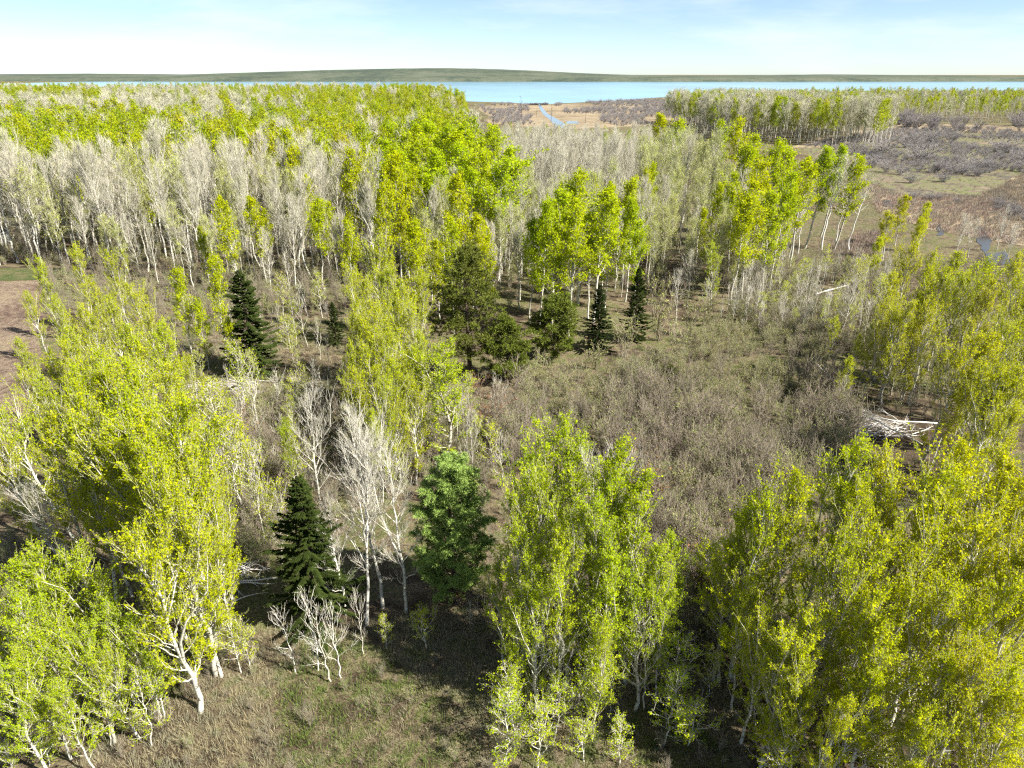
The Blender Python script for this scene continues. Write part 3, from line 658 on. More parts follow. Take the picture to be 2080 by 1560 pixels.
for (tx, ty, h) in [(1185, 358, 16.5), (1140, 385, 15.5), (1100, 405, 15), (1218, 395, 15.5), (1165, 420, 15), (1205, 440, 12.8), (1130, 450, 13.5), (1240, 430, 12.5), (1080, 440, 13), (1285, 400, 13.8), (1302, 440, 12), (1275, 370, 14.5)]:
    T('leafy', rnd.choice(TALL), 18, tx, ty, h, jit(GG), 'vivid green aspen in the cluster just behind the spruce pair', 'vivid green aspens behind the spruces', wide=1.05)
for (tx, ty, h) in [(1470, 250, 18), (1505, 245, 18.5), (1550, 275, 18), (1590, 295, 17.5), (1620, 300, 17), (1560, 330, 16.5), (1525, 300, 17), (1640, 330, 16), (1600, 350, 16), (1670, 305, 16.5), (1540, 370, 15.5), (1350, 235, 18.5), (1375, 245, 18), (1700, 300, 16), (1730, 320, 15.5), (1580, 390, 14), (1515, 400, 14)]:
    T('leafy', rnd.choice(TALL), 18, tx, ty, h, jit(YG if rnd.random() < .6 else LG), 'leafy aspen in the cluster beside the white birches', 'leafy aspens beside the white birches', wide=1.1)
T('leafy', NEAR[4], 13, 1460, 487, 9, GG, 'round-crowned bright green aspen alone at the thicket edge', wide=1.5)
T('leafy', NEAR[6], 13, 1572, 470, 8, YY, 'small yellow aspen before the white birches', wide=1.1)
for k, (bx, by, tx, ty, tl) in enumerate([(1668, 512, 1702, 330, 4), (1695, 505, 1706, 380, 3), (1725, 510, 1752, 360, 3), (1620, 515, 1627, 390, 0), (1531, 500, 1540, 360, -2)]):
    x, y = G(bx, by); taken.append((x, y, 1.2))
    plant('birch_tree', BIRCH[k % 4], x, y, height_at(y, ty), 13, PALE, 'white-trunked birch with pale thin crown at the marsh edge', 'tree', 'white birches at the marsh edge', tilt=(tl, 0), wide=1.3)

# ------------------------------------------------------------------ bare trees one can single out
LBW = 'white-branched bare aspen'
T('bare', BARE[0], 13, 612, 770, 10, PALE, 'spreading bare white aspen behind the big dark spruce', name='bare_aspen_tree', wide=1.1)
T('bare', BARE[1], 13, 735, 800, 13.5, PALE, 'tallest bare white aspen above the big dark spruce', name='bare_aspen_tree')
T('bare', BARE[2], 13, 700, 880, 12, PALE, 'bare white aspen with many low branches over the dark spruce', name='bare_aspen_tree', wide=1.1)
T('bare', BARE[0], 13, 668, 985, 8.5, PALE, 'low bare aspen whose branches veil the big dark spruce', name='bare_aspen_tree', wide=1.2)
T('bare', BARE[3], 13, 795, 880, 11.5, PALE, 'slim bare aspen between the dark spruce and blue-green pine', name='bare_aspen_tree', wide=.9)
x, y = G(182, 1200)
plant('bare_aspen_tree', BARE[4], x, y, 7.6, 13, PALE, 'bare white aspen leaning out of the field-side grove', 'tree', tilt=(-13, 0), wide=1.25)
T('bare', BARE[5], 13, 1215, 870, 12.5, PALE, 'bare grey-topped aspen poking out of the front clump', name='bare_aspen_tree')
T('bare', BARE[2], 13, 1730, 560, 7, PALE, 'bushy bare white tree beside the short white log', name='bare_aspen_tree', wide=1.7)
for (tx, ty, h) in [(1530, 520, 7.5), (1550, 540, 7), (1600, 590, 5.5), (1410, 500, 8), (1385, 540, 7), (1640, 600, 5), (1500, 560, 6)]:
    T('bare', rnd.choice(BARE), 13, tx, ty, h, PALE, 'slender bare grey aspen in the brushy clearing', 'slender bare aspens in the clearing', name='bare_aspen_tree', wide=1.15)
for (tx, ty, h) in [(1965, 435, 8), (1990, 445, 7.5), (2052, 415, 8), (2070, 450, 7)]:
    T('bare', rnd.choice(BARE), 13, tx, ty, h, PALE, 'dead-looking pale tree standing by the marsh pools', 'pale trees by the marsh pools', name='bare_aspen_tree', wide=1.2)
for (tx, ty, h, tl) in [(618, 1185, 5.5, -4), (645, 1205, 5.5, 2), (575, 1225, 4.5, -8), (670, 1215, 5, 4)]:
    T('bare', rnd.choice(SAPB), 6, tx, ty, h, PALE, 'thick-budded bare sapling in front of the big dark spruce', 'bare saplings in front of the spruce', name='sapling', cat='sapling', tilt=(tl, 0), wide=1.2)
T('bare', SAPB[1], 6, 722, 1185, 4.5, PALE, 'small bare sapling at the dark spruce foot', name='sapling', cat='sapling')
for (tx, ty, h) in [(1095, 1190, 7), (1140, 1250, 6), (1330, 1240, 6), (1130, 1210, 6.5)]:
    T('bare', rnd.choice(SAPB), 6, tx, ty, h, PALE, 'pale bare sapling in front of the bright green clump', 'bare saplings before the green clump', name='sapling', cat='sapling')
for (tx, ty, h, tl) in [(432, 770, 9, 0), (455, 830, 8.5, 2), (500, 900, 7, 4), (540, 960, 6.5, 5), (470, 690, 8, 0)]:
    T('sap', rnd.choice(SAPL), 6, tx, ty, h, jit(YG), 'thin white-stemmed sapling between the grove and dark spruce', 'thin saplings by the dark spruce', name='sapling', cat='sapling', tilt=(tl, 0))
for (tx, ty, h) in [(462, 1240, 4), (485, 1260, 3.5), (860, 1225, 3), (775, 1240, 2.5), (1460, 1310, 3), (1490, 1090, 6), (1440, 1100, 5)]:
    T('sap', rnd.choice(SAPL), 6, tx, ty, h, jit(YG), 'small yellowish sapling on the open ground between clumps', 'small saplings on open ground', name='sapling', cat='sapling', wide=1.3)
for (tx, ty, h) in [(588, 600, 6), (610, 590, 6.5), (560, 610, 5), (640, 640, 5), (600, 680, 4.5), (655, 660, 5), (700, 720, 5.5), (640, 740, 5.5)]:
    T('sap', rnd.choice(SAPB + SAPL[:1]), 6, tx, ty, h, jit(YG), 'thin sapling in the shaded clearing beside the lone spruce', 'thin saplings beside the lone spruce', name='sapling', cat='sapling')
for (tx, ty, h, tl) in [(955, 790, 8, 0), (935, 840, 6, 3)]:
    T('bare', SAPB[2], 6, tx, ty, h, PALE, 'thin white bare birch beside the full green aspen', 'thin birches by the green aspen', name='birch_tree', tilt=(tl, 0), wide=.7)

for (poly, lbl, grp, col) in ((px_poly([(1020, 1330), (1400, 1330), (1420, 1560), (1000, 1560)]), 'leafy sapling at the foot of the bright green clump', 'saplings at the foot of the green clump', LG),
                              (px_poly([(1480, 1330), (2150, 1330), (2150, 1640), (1500, 1640)]), 'leafy yellowish sapling at the foot of the fallen-birch stand', 'saplings at the foot of the dense stand', YG),
                              (px_poly([(-60, 1350), (330, 1340), (380, 1600), (-60, 1600)]), 'leafy sapling at the foot of the bright low aspens', 'saplings at the foot of the low aspens', LG)):
    for (x, y) in scatter(rnd, poly, 2.1):
        if rnd.random() < .75: plant('sapling', rnd.choice(SAPL), x, y, rnd.uniform(1.8, 4.2), 6, jit(col), lbl, 'sapling', grp, wide=rnd.uniform(1.3, 2.0))
for (poly, sp, lo, hi, bare, lbl, grp) in (
        (px_poly([(330, 720), (560, 600), (700, 620), (900, 640), (880, 720), (700, 760), (560, 800), (400, 800)]), 5.0, 2.5, 6.0, .6, 'thin sapling in the brush around the lone spruce clearing', 'saplings round the spruce clearing'),
        (px_poly([(420, 850), (640, 810), (700, 860), (620, 980), (560, 1120), (440, 1120)]), 2.5, 3.0, 6.5, .55, 'thin sapling in the brush between grove and big spruce', 'saplings between grove and big spruce'),
        (px_poly([(820, 830), (1000, 820), (1030, 1000), (960, 1050), (840, 960)]), 2.2, 2.0, 5.0, .5, 'thin sapling behind the soft blue-green pine', 'saplings behind the blue-green pine'),
        (px_poly([(1400, 610), (1560, 560), (1800, 560), (1830, 700), (1640, 690), (1480, 680)]), 2.9, 2.0, 5.5, .7, 'thin pale sapling in the brushy clearing by the log', 'saplings in the brushy clearing'),
        (px_poly([(680, 1230), (1020, 1210), (1020, 1300), (700, 1340)]), 2.2, 1.2, 3.0, .4, 'small sapling on the ground between spruce and clump', 'saplings between spruce and clump')):
    for (x, y) in scatter(rnd, poly, sp):
        if any((x - a[0]) ** 2 + (y - a[1]) ** 2 < 2.2 for a in taken): continue
        b_ = rnd.random() < bare
        plant('sapling', rnd.choice(SAPB if b_ else SAPL), x, y, rnd.uniform(lo, hi), 6, jit(PALE if b_ else YG), ('bare ' if b_ else 'leafy ') + lbl, 'sapling', grp, wide=rnd.uniform(.9, 1.5))
# ------------------------------------------------------------------ stands
FREE = lambda P, d: [p for p in P if all((p[0]-a[0])**2 + (p[1]-a[1])**2 > d*d for a in taken)]
bare_left = [(-95, 112), (-70, 104), (-42, 91), (-30, 91), (-21, 98), (-19, 118), (-24, 128), (-100, 130)]
SB = [('at its field end', (-85, 110)), ('in the row behind the lone spruce', (-38, 94)), ('deep behind the lone spruce', (-45, 118)), ('deep towards the field end', (-75, 124)), ('towards the central column', (-22, 105))]
for (x, y) in FREE(scatter(rnd, bare_left, 3.9), 1.5):
    front = y < 104
    h = rnd.uniform(9, 13.5) if front else rnd.uniform(12.5, 18.4)
    k = rnd.random()
    if k > .9 or (y > 116 and k > .72):
        plant('aspen_tree', rnd.choice(TALL), x, y, h * .97, 18, jit(YG), 'leafy aspen among the bare silvery stand behind the lone spruce', 'tree', 'leafy aspens in the bare stand', wide=rnd.uniform(.8, 1.1))
    elif k < .66:
        plant('bare_aspen_tree', rnd.choice(TALLBARE), x, y, h, 18, jit(PALE), which('bare silvery aspen in the pale stand,', x, y, h, 13, 16, SB), 'tree', 'bare aspens behind the lone spruce', wide=rnd.uniform(.85, 1.3))
    else:
        plant('budding_aspen_tree', rnd.choice(BUDDING), x, y, h * .95, 18, jit((.40, .44, .08)), 'greenish budding aspen among the bare stand behind the lone spruce', 'tree', 'budding aspens behind the lone spruce')
bare_mid = [(1, 128), (36, 128), (44, 150), (46, 190), (30, 215), (2, 215), (-6, 175), (-2, 140)]
SC_ = [('in the nearest rows', (18, 132)), ('towards the lake', (18, 210)), ('in the midst of its stand', (18, 165)), ('towards the tall green aspens', (-3, 165))]
for (x, y) in FREE(scatter(rnd, bare_mid, 4.9), 1.5):
    px = 1040 + F * x / (y * CP + CAM_H * SP)
    h = min(rnd.uniform(13.5, 18.6), height_at(y, rnd.uniform(250, 300)))
    if px < 1300 or rnd.random() < .3:
        plant('bare_aspen_tree', rnd.choice(TALLBARE), x, y, h, 18, jit(PALE), which('bare silvery aspen behind the vivid green cluster,', x, y, h, 15.5, 17.2, SC_), 'tree', 'bare aspens behind the vivid green cluster', wide=rnd.uniform(.9, 1.2))
    else:
        plant('budding_aspen_tree', rnd.choice(BUDDING), x, y, h, 18, jit((.42, .46, .12)), 'pale green budding aspen between the bare stand and birches', 'tree', 'budding aspens between bare stand and birches', wide=1.1)
mixed_mid = [(-20, 92), (-4, 84), (6, 88), (24, 94), (36, 92), (46, 104), (44, 124), (36, 126), (0, 126), (-19, 118)]
for (x, y) in FREE(scatter(rnd, mixed_mid, 3.9), 1.9):
    k = rnd.random(); h = rnd.uniform(9, 15)
    px = 1040 + F * x / (y * CP + CAM_H * SP)
    if k < .22: plant('bare_aspen_tree', rnd.choice(TALLBARE), x, y, h, 18, jit(PALE), 'bare aspen among the half-leafed growth behind the pines', 'tree', 'bare aspens behind the pines')
    elif k < .8: plant('budding_aspen_tree', rnd.choice(BUDDING), x, y, h, 18, jit((.40, .45, .08)), 'pale half-leafed aspen in the mixed growth behind the pines', 'tree', 'half-leafed aspens behind the pines')
    else: plant('aspen_tree', rnd.choice(TALL), x, y, h, 18, jit(YG), 'narrow leafy aspen in the mixed growth behind the pines', 'tree', 'leafy aspens behind the pines', wide=.8)
# leafy forest behind the pale stand: the nearest rows singly, the rest as one mass
leafy_back = [(-150, 130), (-20, 128), (-8, 150), (-10, 215), (-30, 235), (-190, 235)]
back = sorted(FREE(scatter(rnd, leafy_back, 5.2), 2), key=lambda p: p[1] + rnd.uniform(-6, 6))
ind, rest = back[:36], back[36:]
for (x, y) in ind:
    if rnd.random() < .84: plant('aspen_tree', rnd.choice(TALL), x, y, rnd.uniform(15, 18.5), 18, jit(YG if rnd.random() < .7 else (.46, .45, .01)), 'leafy yellow-green aspen in the woods beyond the pale bare stand', 'tree', 'leafy aspens beyond the bare stand', wide=1.15)
    else: plant('bare_aspen_tree', rnd.choice(TALLBARE), x, y, rnd.uniform(15, 18), 18, jit(PALE), 'bare grey aspen in the leafy woods beyond the pale stand', 'tree', 'bare aspens in the leafy woods')
far_pts, farb_pts = [], []
for p in rest: (far_pts if rnd.random() < .85 else farb_pts).append(inst(p, rnd, .85, 1.08, 5 if 0 else 4, 0))
far_left = [(-190, 235), (-30, 235), (-22, 300), (-25, 420), (-60, 640), (-90, 760), (-470, 800), (-700, 760), (-420, 400)]
for p in scatter(rnd, far_left, 7.2):
    c = math.sin(p[0] * .021 + 1.2 * math.sin(p[1] * .013)) + math.sin(p[1] * .03 + p[0] * .012)
    (farb_pts if c > .8 or rnd.random() < .14 else far_pts).append(inst(p, rnd, .62, 1.14, 4, 0))
for p in scatter(rnd, [(-20, 235), (50, 220), (62, 270), (40, 300), (0, 330), (-20, 300)], 6):
    (farb_pts if rnd.random() < .55 else far_pts).append(inst(p, rnd, .35, .52, 4, 0))
# far stands right of the marsh
far_right = [(95, 330), (150, 300), (178, 335), (190, 420), (160, 520), (95, 460)]
for p in scatter(rnd, far_right, 5.0):
    (farb_pts if rnd.random() < .62 else far_pts).append(inst(p, rnd, .9, 1.08, 4, 0))
far_right2 = [(225, 470), (420, 440), (700, 470), (760, 700), (300, 760), (215, 640)]
for p in scatter(rnd, far_right2, 8.0):
    (farb_pts if rnd.random() < .45 else far_pts).append(inst(p, rnd, .6, .95, 4, 0))
gn_scatter('distant_leafy_forest', far_pts, FARLEAF[:4], 'mass of yellow-green leafy treetops stretching back towards the lake', 'forest')
gn_scatter('distant_bare_forest', farb_pts, FARBARE, 'mass of grey bare treetops mixed into the far woods', 'forest')

# ------------------------------------------------------------------ brush, thicket, undergrowth
thick = px_poly([(985, 850), (1040, 800), (1180, 770), (1330, 735), (1420, 660), (1500, 640), (1660, 690), (1700, 790), (1740, 900), (1660, 990), (1510, 1080), (1500, 1340), (1330, 1340), (1300, 1000), (1200, 900), (1060, 960), (1000, 960)])
tb, to = [], []
for p in scatter(rnd, thick, .95):
    k = (CP * CAM_H) ; d = p[1]
    o_ = 1 / (1 + math.exp(-(d - 56 + 6 * math.sin(p[0] * .35)) / 3.0))
    cl = mnoise.noise(Vector((p[0] * .28, p[1] * .28, 1.5))) + .5 * mnoise.noise(Vector((p[0] * .8, p[1] * .8, 7.5)))
    if cl < -.42 - .25 * (1 - o_): continue
    f = 1 + .35 * cl
    if rnd.random() < o_:
        if rnd.random() < .72: to.append(inst(p, rnd, .40 * f, .9 * f, 5))
    else: (tb if rnd.random() < .8 else to).append(inst(p, rnd, .6 * f, 1.3 * f, 5))
gn_scatter('brown_thicket', tb, SHRUB_B, 'dense brown leafless thicket in the middle of the clearing', 'thicket')
gn_scatter('budding_thicket', to, SHRUB_O, 'olive budding brush around the grassy part of the clearing', 'thicket')
CLEAR = [(*G(px_, py_), r0_) for px_, py_, r0_ in ((1670, 603, 2.6), (1690, 606, 2.6), (1715, 600, 2.6), (1690, 590, 2.2), (1660, 556, 1.5), (1620, 550, 1.5), (1700, 562, 1.5), (1760, 895, 2.2), (1800, 905, 2.4), (1840, 905, 2.4), (1880, 900, 2.2), (1820, 870, 2.2), (1870, 870, 2.0), (1770, 865, 2.2), (470, 800, 2.0), (510, 800, 2.0), (400, 800, 1.5))]
und = []
for poly, sp, s0, s1 in ((bare_left, 2.6, .6, 1.2), (mixed_mid, 2.6, .6, 1.3), (px_poly([(1430, 560), (1560, 520), (1780, 540), (1830, 720), (1700, 760), (1480, 640)]), 1.7, .4, .9),
                         (px_poly([(420, 830), (560, 800), (640, 860), (640, 1000), (560, 1160), (440, 1150)]), 1.3, .6, 1.1), (px_poly([(0, 1000), (180, 1050), (420, 1100), (430, 1330), (0, 1400)]), 2.0, .3, .7),
                         (px_poly([(1500, 900), (2080, 860), (2200, 1400), (1500, 1400)]), 2.0, .4, .9), (px_poly([(640, 800), (960, 800), (960, 1000), (700, 1000)]), 1.8, .4, .8),
                         (px_poly([(1760, 560), (2150, 520), (2150, 860), (1800, 860)]), 2.0, .4, 1.0), (px_poly([(0, 505), (120, 505), (140, 548), (0, 540)]), 1.8, .4, .8),
                         (px_poly([(1000, 960), (1060, 960), (1060, 1300), (980, 1300)]), 1.2, .3, .7), (px_poly([(400, 800), (700, 790), (1000, 850), (1000, 1150), (820, 1000), (640, 1100), (440, 1180)]), 1.15, .35, 1.0),
                         (px_poly([(320, 700), (560, 590), (900, 640), (1060, 700), (1050, 780), (760, 800), (620, 760), (560, 700), (420, 800)]), 1.9, .2, .6), (px_poly([(100, 560), (760, 570), (760, 620), (560, 640), (300, 680), (100, 640)]), 1.4, .4, 1.0), (px_poly([(330, 1330), (1500, 1330), (1560, 1640), (200, 1640)]), 1.9, .15, .5), (px_poly([(1480, 540), (1800, 560), (1820, 720), (1560, 720)]), 1.2, .4, .9)):
    und += [inst(p, rnd, s0, s1, 5) for p in scatter(rnd, poly, sp, avoid=CLEAR)]
gn_scatter('undergrowth', und, SHRUB_B[:3] + SHRUB_O[:2], 'sparse twiggy undergrowth below and between the aspen stands', 'undergrowth')
# shrubs one can single out
def bush(var, bx, by, ty, label, group=None, wide=1.0):
    x, y = G(bx, by); h = height_at(y, ty)
    o = root('shrub', (x, y, undul(x, y) - .05), rnd.uniform(0, 6.28), (h / 2.4 * wide, h / 2.4 * wide, h / 2.4))
    tag(o, label, 'shrub', group); obj('branches', var, o); return o
bush(SHRUB_O[0], 1212, 745, 690, 'rounded budding bush right before the darker spruce', wide=1.3)
bush(SHRUB_O[1], 1268, 722, 648, 'taller budding bush between the two spruces', wide=1.2)
bush(SHRUB_R[0], 1000, 880, 800, 'rust-brown shrub at the left rim of the brown thicket'.replace('left rim', 'grassy rim'), wide=1.1)
bush(SHRUB_R[1], 970, 800, 755, 'small orange-brown shrub at the foot of the tall open pine')
bush(SHRUB_R[2], 492, 920, 838, 'pinkish-brown shrub between the grove and small leafy aspen', wide=1.0)
bush(SHRUB_R[0], 1312, 1040, 930, 'orange-tinged shrub behind the bright green front clump')
bush(SHRUB_R[1], 335, 770, 690, 'pale orange-brown shrub beside the slender aspens and grove', wide=.9)
bush(SHRUB_R[2], 1025, 700, 655, 'small rusty shrub behind the bushy low pine', wide=.7)
bush(SHRUB_R[1], 935, 1225, 1180, 'low reddish shrub at the foot of the soft blue-green pine', wide=1.4)
bush(SHRUB_R[0], 1430, 1230, 1110, 'golden-brown shrub between front clump and dense stand', wide=.9)
for (bx, by, ty) in [(1370, 720, 650), (1400, 680, 610), (1340, 690, 600), (1440, 650, 585), (1330, 640, 560), (1380, 760, 715)]:
    bush(rnd.choice(SHRUB_O), bx, by, ty, 'tall twiggy grey-brown bush beside the taller spruce', 'twiggy bushes beside the taller spruce', 1.1)
for (bx, by, ty) in [(1100, 770, 715), (1150, 775, 725), (1075, 790, 740)]:
    bush(rnd.choice(SHRUB_O), bx, by, ty, 'low pale brush in front of the bushy pines', 'pale brush before the pines', 1.3)
for i, (bx, by, ty) in enumerate([(1735, 310, 285), (1790, 315, 283), (1840, 300, 268), (1870, 330, 292), (1860, 312, 285), (1800, 350, 325), (1830, 355, 335), (1900, 350, 322), (1930, 355, 330), (1960, 350, 325), (1990, 340, 318), (1950, 330, 308), (2040, 310, 280), (2070, 330, 305), (1890, 290, 262), (1930, 290, 265), (1770, 340, 318), (1985, 358, 338), (2020, 345, 325), (1915, 370, 348), (1850, 372, 350), (2100, 350, 322)]):
    bush(rnd.choice(SHRUB_W), bx, by, ty, 'spreading grey leafless willow clump on the bog', 'willow clumps on the bog', rnd.uniform(1.2, 2.0))
for i in range(34):
    bx, by = rnd.uniform(1730, 2110), rnd.uniform(252, 268)
    bush(rnd.choice(SHRUB_W), bx, by, by - rnd.uniform(18, 34), 'dark upright willow along the far meadow edge', 'willows along the far meadow', rnd.uniform(.6, 1.1))

# ------------------------------------------------------------------ grass and sedge
gp, gg = [], []
for poly, sp in ((px_poly([(330, 700), (700, 640), (700, 800), (640, 860), (380, 830)]), .6), (px_poly([(1000, 800), (1180, 720), (1340, 720), (1520, 680), (1640, 760), (1500, 830), (1200, 850), (1050, 880)]), .55),
                 (px_poly([(330, 1290), (1040, 1230), (1500, 1330), (1540, 1640), (100, 1640)]), .38), (px_poly([(1480, 560), (1740, 540), (1760, 680), (1560, 680)]), 1.0), (px_poly([(960, 900), (1090, 900), (1090, 1120), (990, 1120)]), .8),
                 (px_poly([(1700, 760), (1860, 740), (1860, 900), (1760, 900)]), .9)):
    for p in scatter(rnd, poly, sp):
        c = math.sin(p[0] * .45 + 1.7 * math.sin(p[1] * .21)) + math.sin(p[1] * .38 + p[0] * .11)
        if c > (.1 if 58 < p[1] < 80 else .5) and rnd.random() < .75: gg.append(inst(p, rnd, .6, 1.3, 3))
        else: gp.append(inst(p, rnd, .5, 1.25, 4))
gp += [inst(p, rnd, .7, 1.6, 4) for p in scatter(rnd, px_poly([(1560, 520), (1640, 470), (1760, 375), (1800, 440), (1900, 480), (1800, 560), (1680, 560)]), 1.1)]
gn_scatter('dry_grass', gp, TUFT_D, 'straw-coloured dead grass across the clearings', 'grass')
gn_scatter('green_grass', gg, TUFT_G, 'patches of fresh green grass in the clearings', 'grass')
sp_ = [inst(p, rnd, .7, 1.4, 3, 0) for p in scatter(rnd, sedge_poly, 1.25)] + [inst(p, rnd, .7, 1.5, 3, 0) for p in scatter(rnd, px_poly([(1660, 510), (1780, 470), (1800, 560), (1740, 580)]), 1.0)]
wl = [inst(p, rnd, .35, 1.0, 4, 0) for p in scatter(rnd, bog_poly, 3.4) if mnoise.noise(Vector((p[0] * .035, p[1] * .022, 3.3))) + .5 * mnoise.noise(Vector((p[0] * .12, p[1] * .09, 8.1))) > -.08]
gn_scatter('bog_brush', wl, SHRUB_W, 'low grey leafless brush spread over the bog', 'brush')
sp_ += [inst(p, rnd, .4, 1.0, 3, 0) for p in scatter(rnd, bog_poly, 3.2)]
mb = [inst(p, rnd, .5, 1.5, 4, 0) for p in scatter(rnd, marsh_poly, 6.5) if mnoise.noise(Vector((p[0] * .03, p[1] * .012, 5.3))) > -.15 and not (abs(p[0] - 28) < 14)]
gn_scatter('marsh_brush', mb, SHRUB_W, 'grey brush scattered over the tan marsh before the lake', 'brush')
gn_scatter('sedge', sp_, TUFT_S, 'pinkish-tan dead sedge covering the open marsh', 'sedge')

# ------------------------------------------------------------------ fallen wood, snags, dam, shed
x, y = G(1905, 876)
FBV = aspen(431, cb=.34, R=2.1, nl=26, ns=5, ntw=4, nleaf=0, tr=.21, fork=2, elev=(40, 66), twig_r=.013, twig=M_LOG, bark=M_BARKW, messy=.7, tl=(.5, 1.3))
fb = plant('fallen_birch', FBV, x, y, 8.2, 13, PALE, 'fallen white birch lying with its broken crown of bare branches', 'fallen tree', tilt=(-86, 0), wide=.62, sink=-.75)
def log(name, a, b, r0, r1, z0, z1, label, m=None, cat='log', stubs=4, seed=0):
    g = np.random.default_rng(seed)
    A = np.array([*a, z0]); B = np.array([*b, z1]); s = np.linspace(0, 1, 8)[:, None]
    P = A * (1 - s) + B * s; P[1:-1] += g.normal(size=(6, 3)) * .03 * np.linalg.norm(B - A) / 6
    parts = [tubes(P[None], np.linspace(r0, r1, 8)[None], 8) + (0, True)]
    i = g.uniform(.2, .95, stubs); q, tg = interp(P[None], np.zeros(stubs, int), i)
    d = unit(tg * .5 + rand_unit(g, stubs) + np.array([0, 0, .6])); l = g.uniform(.2, .8, stubs)
    parts.append(tubes(np.stack([q, q + d * l[:, None]], 1), np.outer(np.full(stubs, r1 * .5), [1, .4]), 4) + (0, True))
    o = obj(name, mesh(name, parts, [m or M_LOG])); tag(o, label, cat); return o
log('fallen_log', G(1658, 600), G(1722, 583),   .13, .09, .22, .3, 'short white log lying by the bushy bare tree', seed=1)
log('fallen_log', G(1600, 545), G(1722, 560), .10, .06, .2, .2, 'long thin pale log lying behind the short white log', seed=2)
log('leaning_pole', G(1868, 922), G(1722, 850), .05, .07, .9, 1.1, 'long thin pale pole lying slantwise past the fallen birch', seed=3)
log('leaning_pole', G(1718, 822), G(1655, 772), .05, .03, 1.0, 1.7, 'short pale pole leaning into the brush behind the fallen birch', seed=5)
log('fallen_log', G(455, 1190), G(565, 1182), .06, .03, .2, .3, 'thin pale fallen stem in the shade beside the dark spruce', seed=6, stubs=9)
log('dead_snag', G(2040, 905), G(2062, 880), .10, .05, 0, 4.2, 'dark dead stem leaning at the edge of the dense stand', m=M_SNAG, cat='snag', seed=7)
def pile(name, bx, by, L, label, seed, n=34):
    g = np.random.default_rng(seed); x, y = G(bx, by)
    c = np.column_stack([g.normal(size=n) * L * .28, g.normal(size=n) * .8, g.uniform(.05, .55, n)]) 
    d = unit(np.column_stack([np.ones(n), g.normal(size=n) * .45, g.normal(size=n) * .12])); l = g.uniform(1.0, L * .55, n)
    P = np.stack([c - d * l[:, None] / 2, c + d * l[:, None] * .1 + g.normal(size=(n, 3)) * .08, c + d * l[:, None] / 2], 1); P[..., 2] = np.maximum(P[..., 2], .04)
    m = n * 4; i = g.integers(0, n, m); q, tg = interp(P, i, g.uniform(.3, 1, m)); e = unit(tg + rand_unit(g, m) * .8 + np.array([0, 0, .2]))
    W = np.stack([q, q + e * g.uniform(.3, 1.0, m)[:, None]], 1); W[..., 2] = np.maximum(W[..., 2], .03)
    me = mesh(name, [tubes(P, np.outer(g.uniform(.02, .05, n), [1, .8, .3]), 5) + (0, True), tubes(W, np.outer(np.full(m, .013), [1, .4]), 3) + (0, True)], [M_LOG])
    o = obj(name, me, loc=(x, y, undul(x, y))); tag(o, label, 'brush pile'); return o
pile('brush_pile', 405, 790, 5.5, 'pile of pale dead branches half hidden behind the slender aspens', 1)
pile('brush_pile', 490, 788, 5.0, 'flat heap of pale fallen branches on grass before the lone spruce', 2, 22)
pile('brush_pile', 500, 1165, 4.0, 'dim brush heap in the shade beside the big dark spruce', 3, 20)
pile('branch_heap', 1790, 876, 6.5, 'tangle of pale broken branches around the fallen birch crown', 5, 46)
snag_v = []
for i in range(3):
    snag_v.append(aspen(970 + i, H=14, cb=.4, R=1.1, nl=12, ns=2, ntw=1, nleaf=0, tr=.16, elev=(15, 50), twig_r=.03, bark=M_SNAG, twig=M_SNAG, sides=5))
for i, (bx, by, ty) in enumerate([(1060, 243, 196), (1119, 250, 212), (1090, 238, 218), (1189, 250, 214), (1222, 222, 202), (1236, 215, 199), (1287, 212, 197), (1002, 260, 214), (985, 264, 232), (1310, 240, 205)]):
    x, y = G(bx, by)
    plant('dead_snag', snag_v[i % 3], x, y, height_at(y, ty), 14, (.1, .1, .1), 'dark dead tree standing in the marsh near the lake', 'snag', 'dead trees in the lakeside marsh', tilt=(rnd.uniform(-6, 6), 0), wide=1.4)
g = np.random.default_rng(77); n = 120
x0, y0 = G(1072, 213.6); x1, y1 = G(1112, 213.0); s = g.random(n)
c = np.column_stack([x0 + (x1 - x0) * s, y0 + (y1 - y0) * s + g.normal(size=n) * 2.5, g.uniform(0, 1.6, n)]); d = unit(np.column_stack([g.normal(size=n), g.normal(size=n), g.normal(size=n) * .3]))
tag(obj('stick_dam', mesh('stick_dam', [tubes(np.stack([c - d * 1.6, c + d * 1.6], 1), np.full((n, 2), .22), 4) + (0, True)], [M_SNAG])), 'low dark dam of heaped sticks where the stream leaves the lake', 'dam')
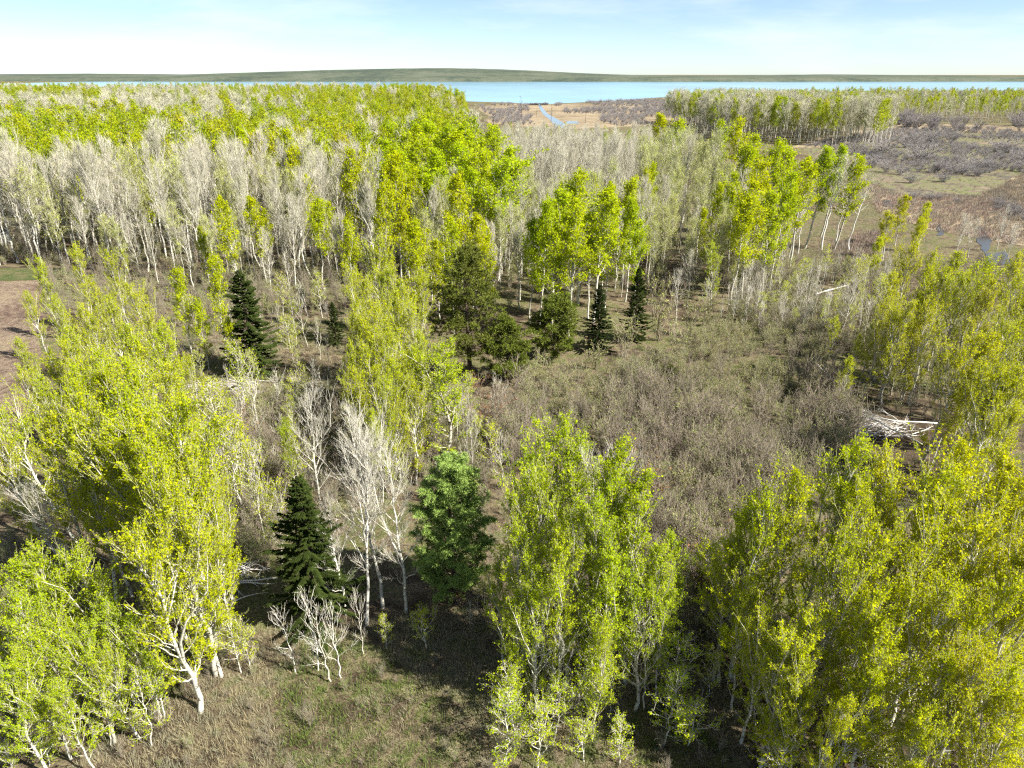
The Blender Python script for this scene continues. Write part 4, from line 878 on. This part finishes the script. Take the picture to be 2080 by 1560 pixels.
# shed at the wood's edge, mostly out of frame
def box(c, s):
    v = np.array([[sx, sy, sz] for sx in (-.5, .5) for sy in (-.5, .5) for sz in (-.5, .5)]) * np.array(s) + np.array(c)
    return v, np.array([[0, 1, 3, 2], [4, 6, 7, 5], [0, 4, 5, 1], [2, 3, 7, 6], [0, 2, 6, 4], [1, 5, 7, 3]])
mw, t_, o_ = mat('white_paint'); b_ = N(t_, 'ShaderNodeBsdfPrincipled'); b_.inputs['Base Color'].default_value = (.78, .80, .80, 1); b_.inputs['Roughness'].default_value = .6; t_.links.new(b_.outputs[0], o_.inputs[0])
mg, t_, o_ = mat('grey_metal'); b_ = N(t_, 'ShaderNodeBsdfPrincipled'); b_.inputs['Base Color'].default_value = (.22, .25, .30, 1); b_.inputs['Roughness'].default_value = .5; t_.links.new(b_.outputs[0], o_.inputs[0])
xs, ys = G(1, 503)
sh = root('shed', (xs - 1.9, ys + 1.5, 0)); tag(sh, 'white shed at the edge of the woods beyond the field', 'shed')
obj('wall', mesh('wall', [box((0, 0, 1.45), (4, 3, 1.7)) + (0, False)], [mw]), sh)
obj('foundation', mesh('foundation', [box((0, 0, .3), (3.96, 2.96, .6)) + (0, False)], [mg]), sh)
rv = np.array([[-2.2, -1.7, 2.3], [2.2, -1.7, 2.3], [2.2, 0, 3.2], [-2.2, 0, 3.2], [-2.2, 1.7, 2.3], [2.2, 1.7, 2.3], [-2.2, -1.7, 2.22], [2.2, -1.7, 2.22], [2.2, 1.7, 2.22], [-2.2, 1.7, 2.22]])
obj('roof', mesh('roof', [(rv, np.array([[0, 1, 2, 3], [3, 2, 5, 4], [6, 7, 1, 0], [4, 5, 8, 9], [6, 9, 8, 7], [1, 7, 8, 5], [0, 4, 9, 6], [1, 5, 2, 2], [0, 3, 4, 4]])[:7], 0, False)], [mg]), sh)
obj('door', mesh('door', [box((.6, -1.515, 1.4), (.9, .04, 1.55)) + (0, False)], [mg]), sh)
print('objects', len(bpy.data.objects), 'far', len(far_pts), len(farb_pts), 'und', len(und), 'grass', len(gp), len(gg), 'thick', len(tb), len(to), 'sedge', len(sp_), 'tris', sum(len(m_.polygons) * 2 for m_ in bpy.data.meshes))
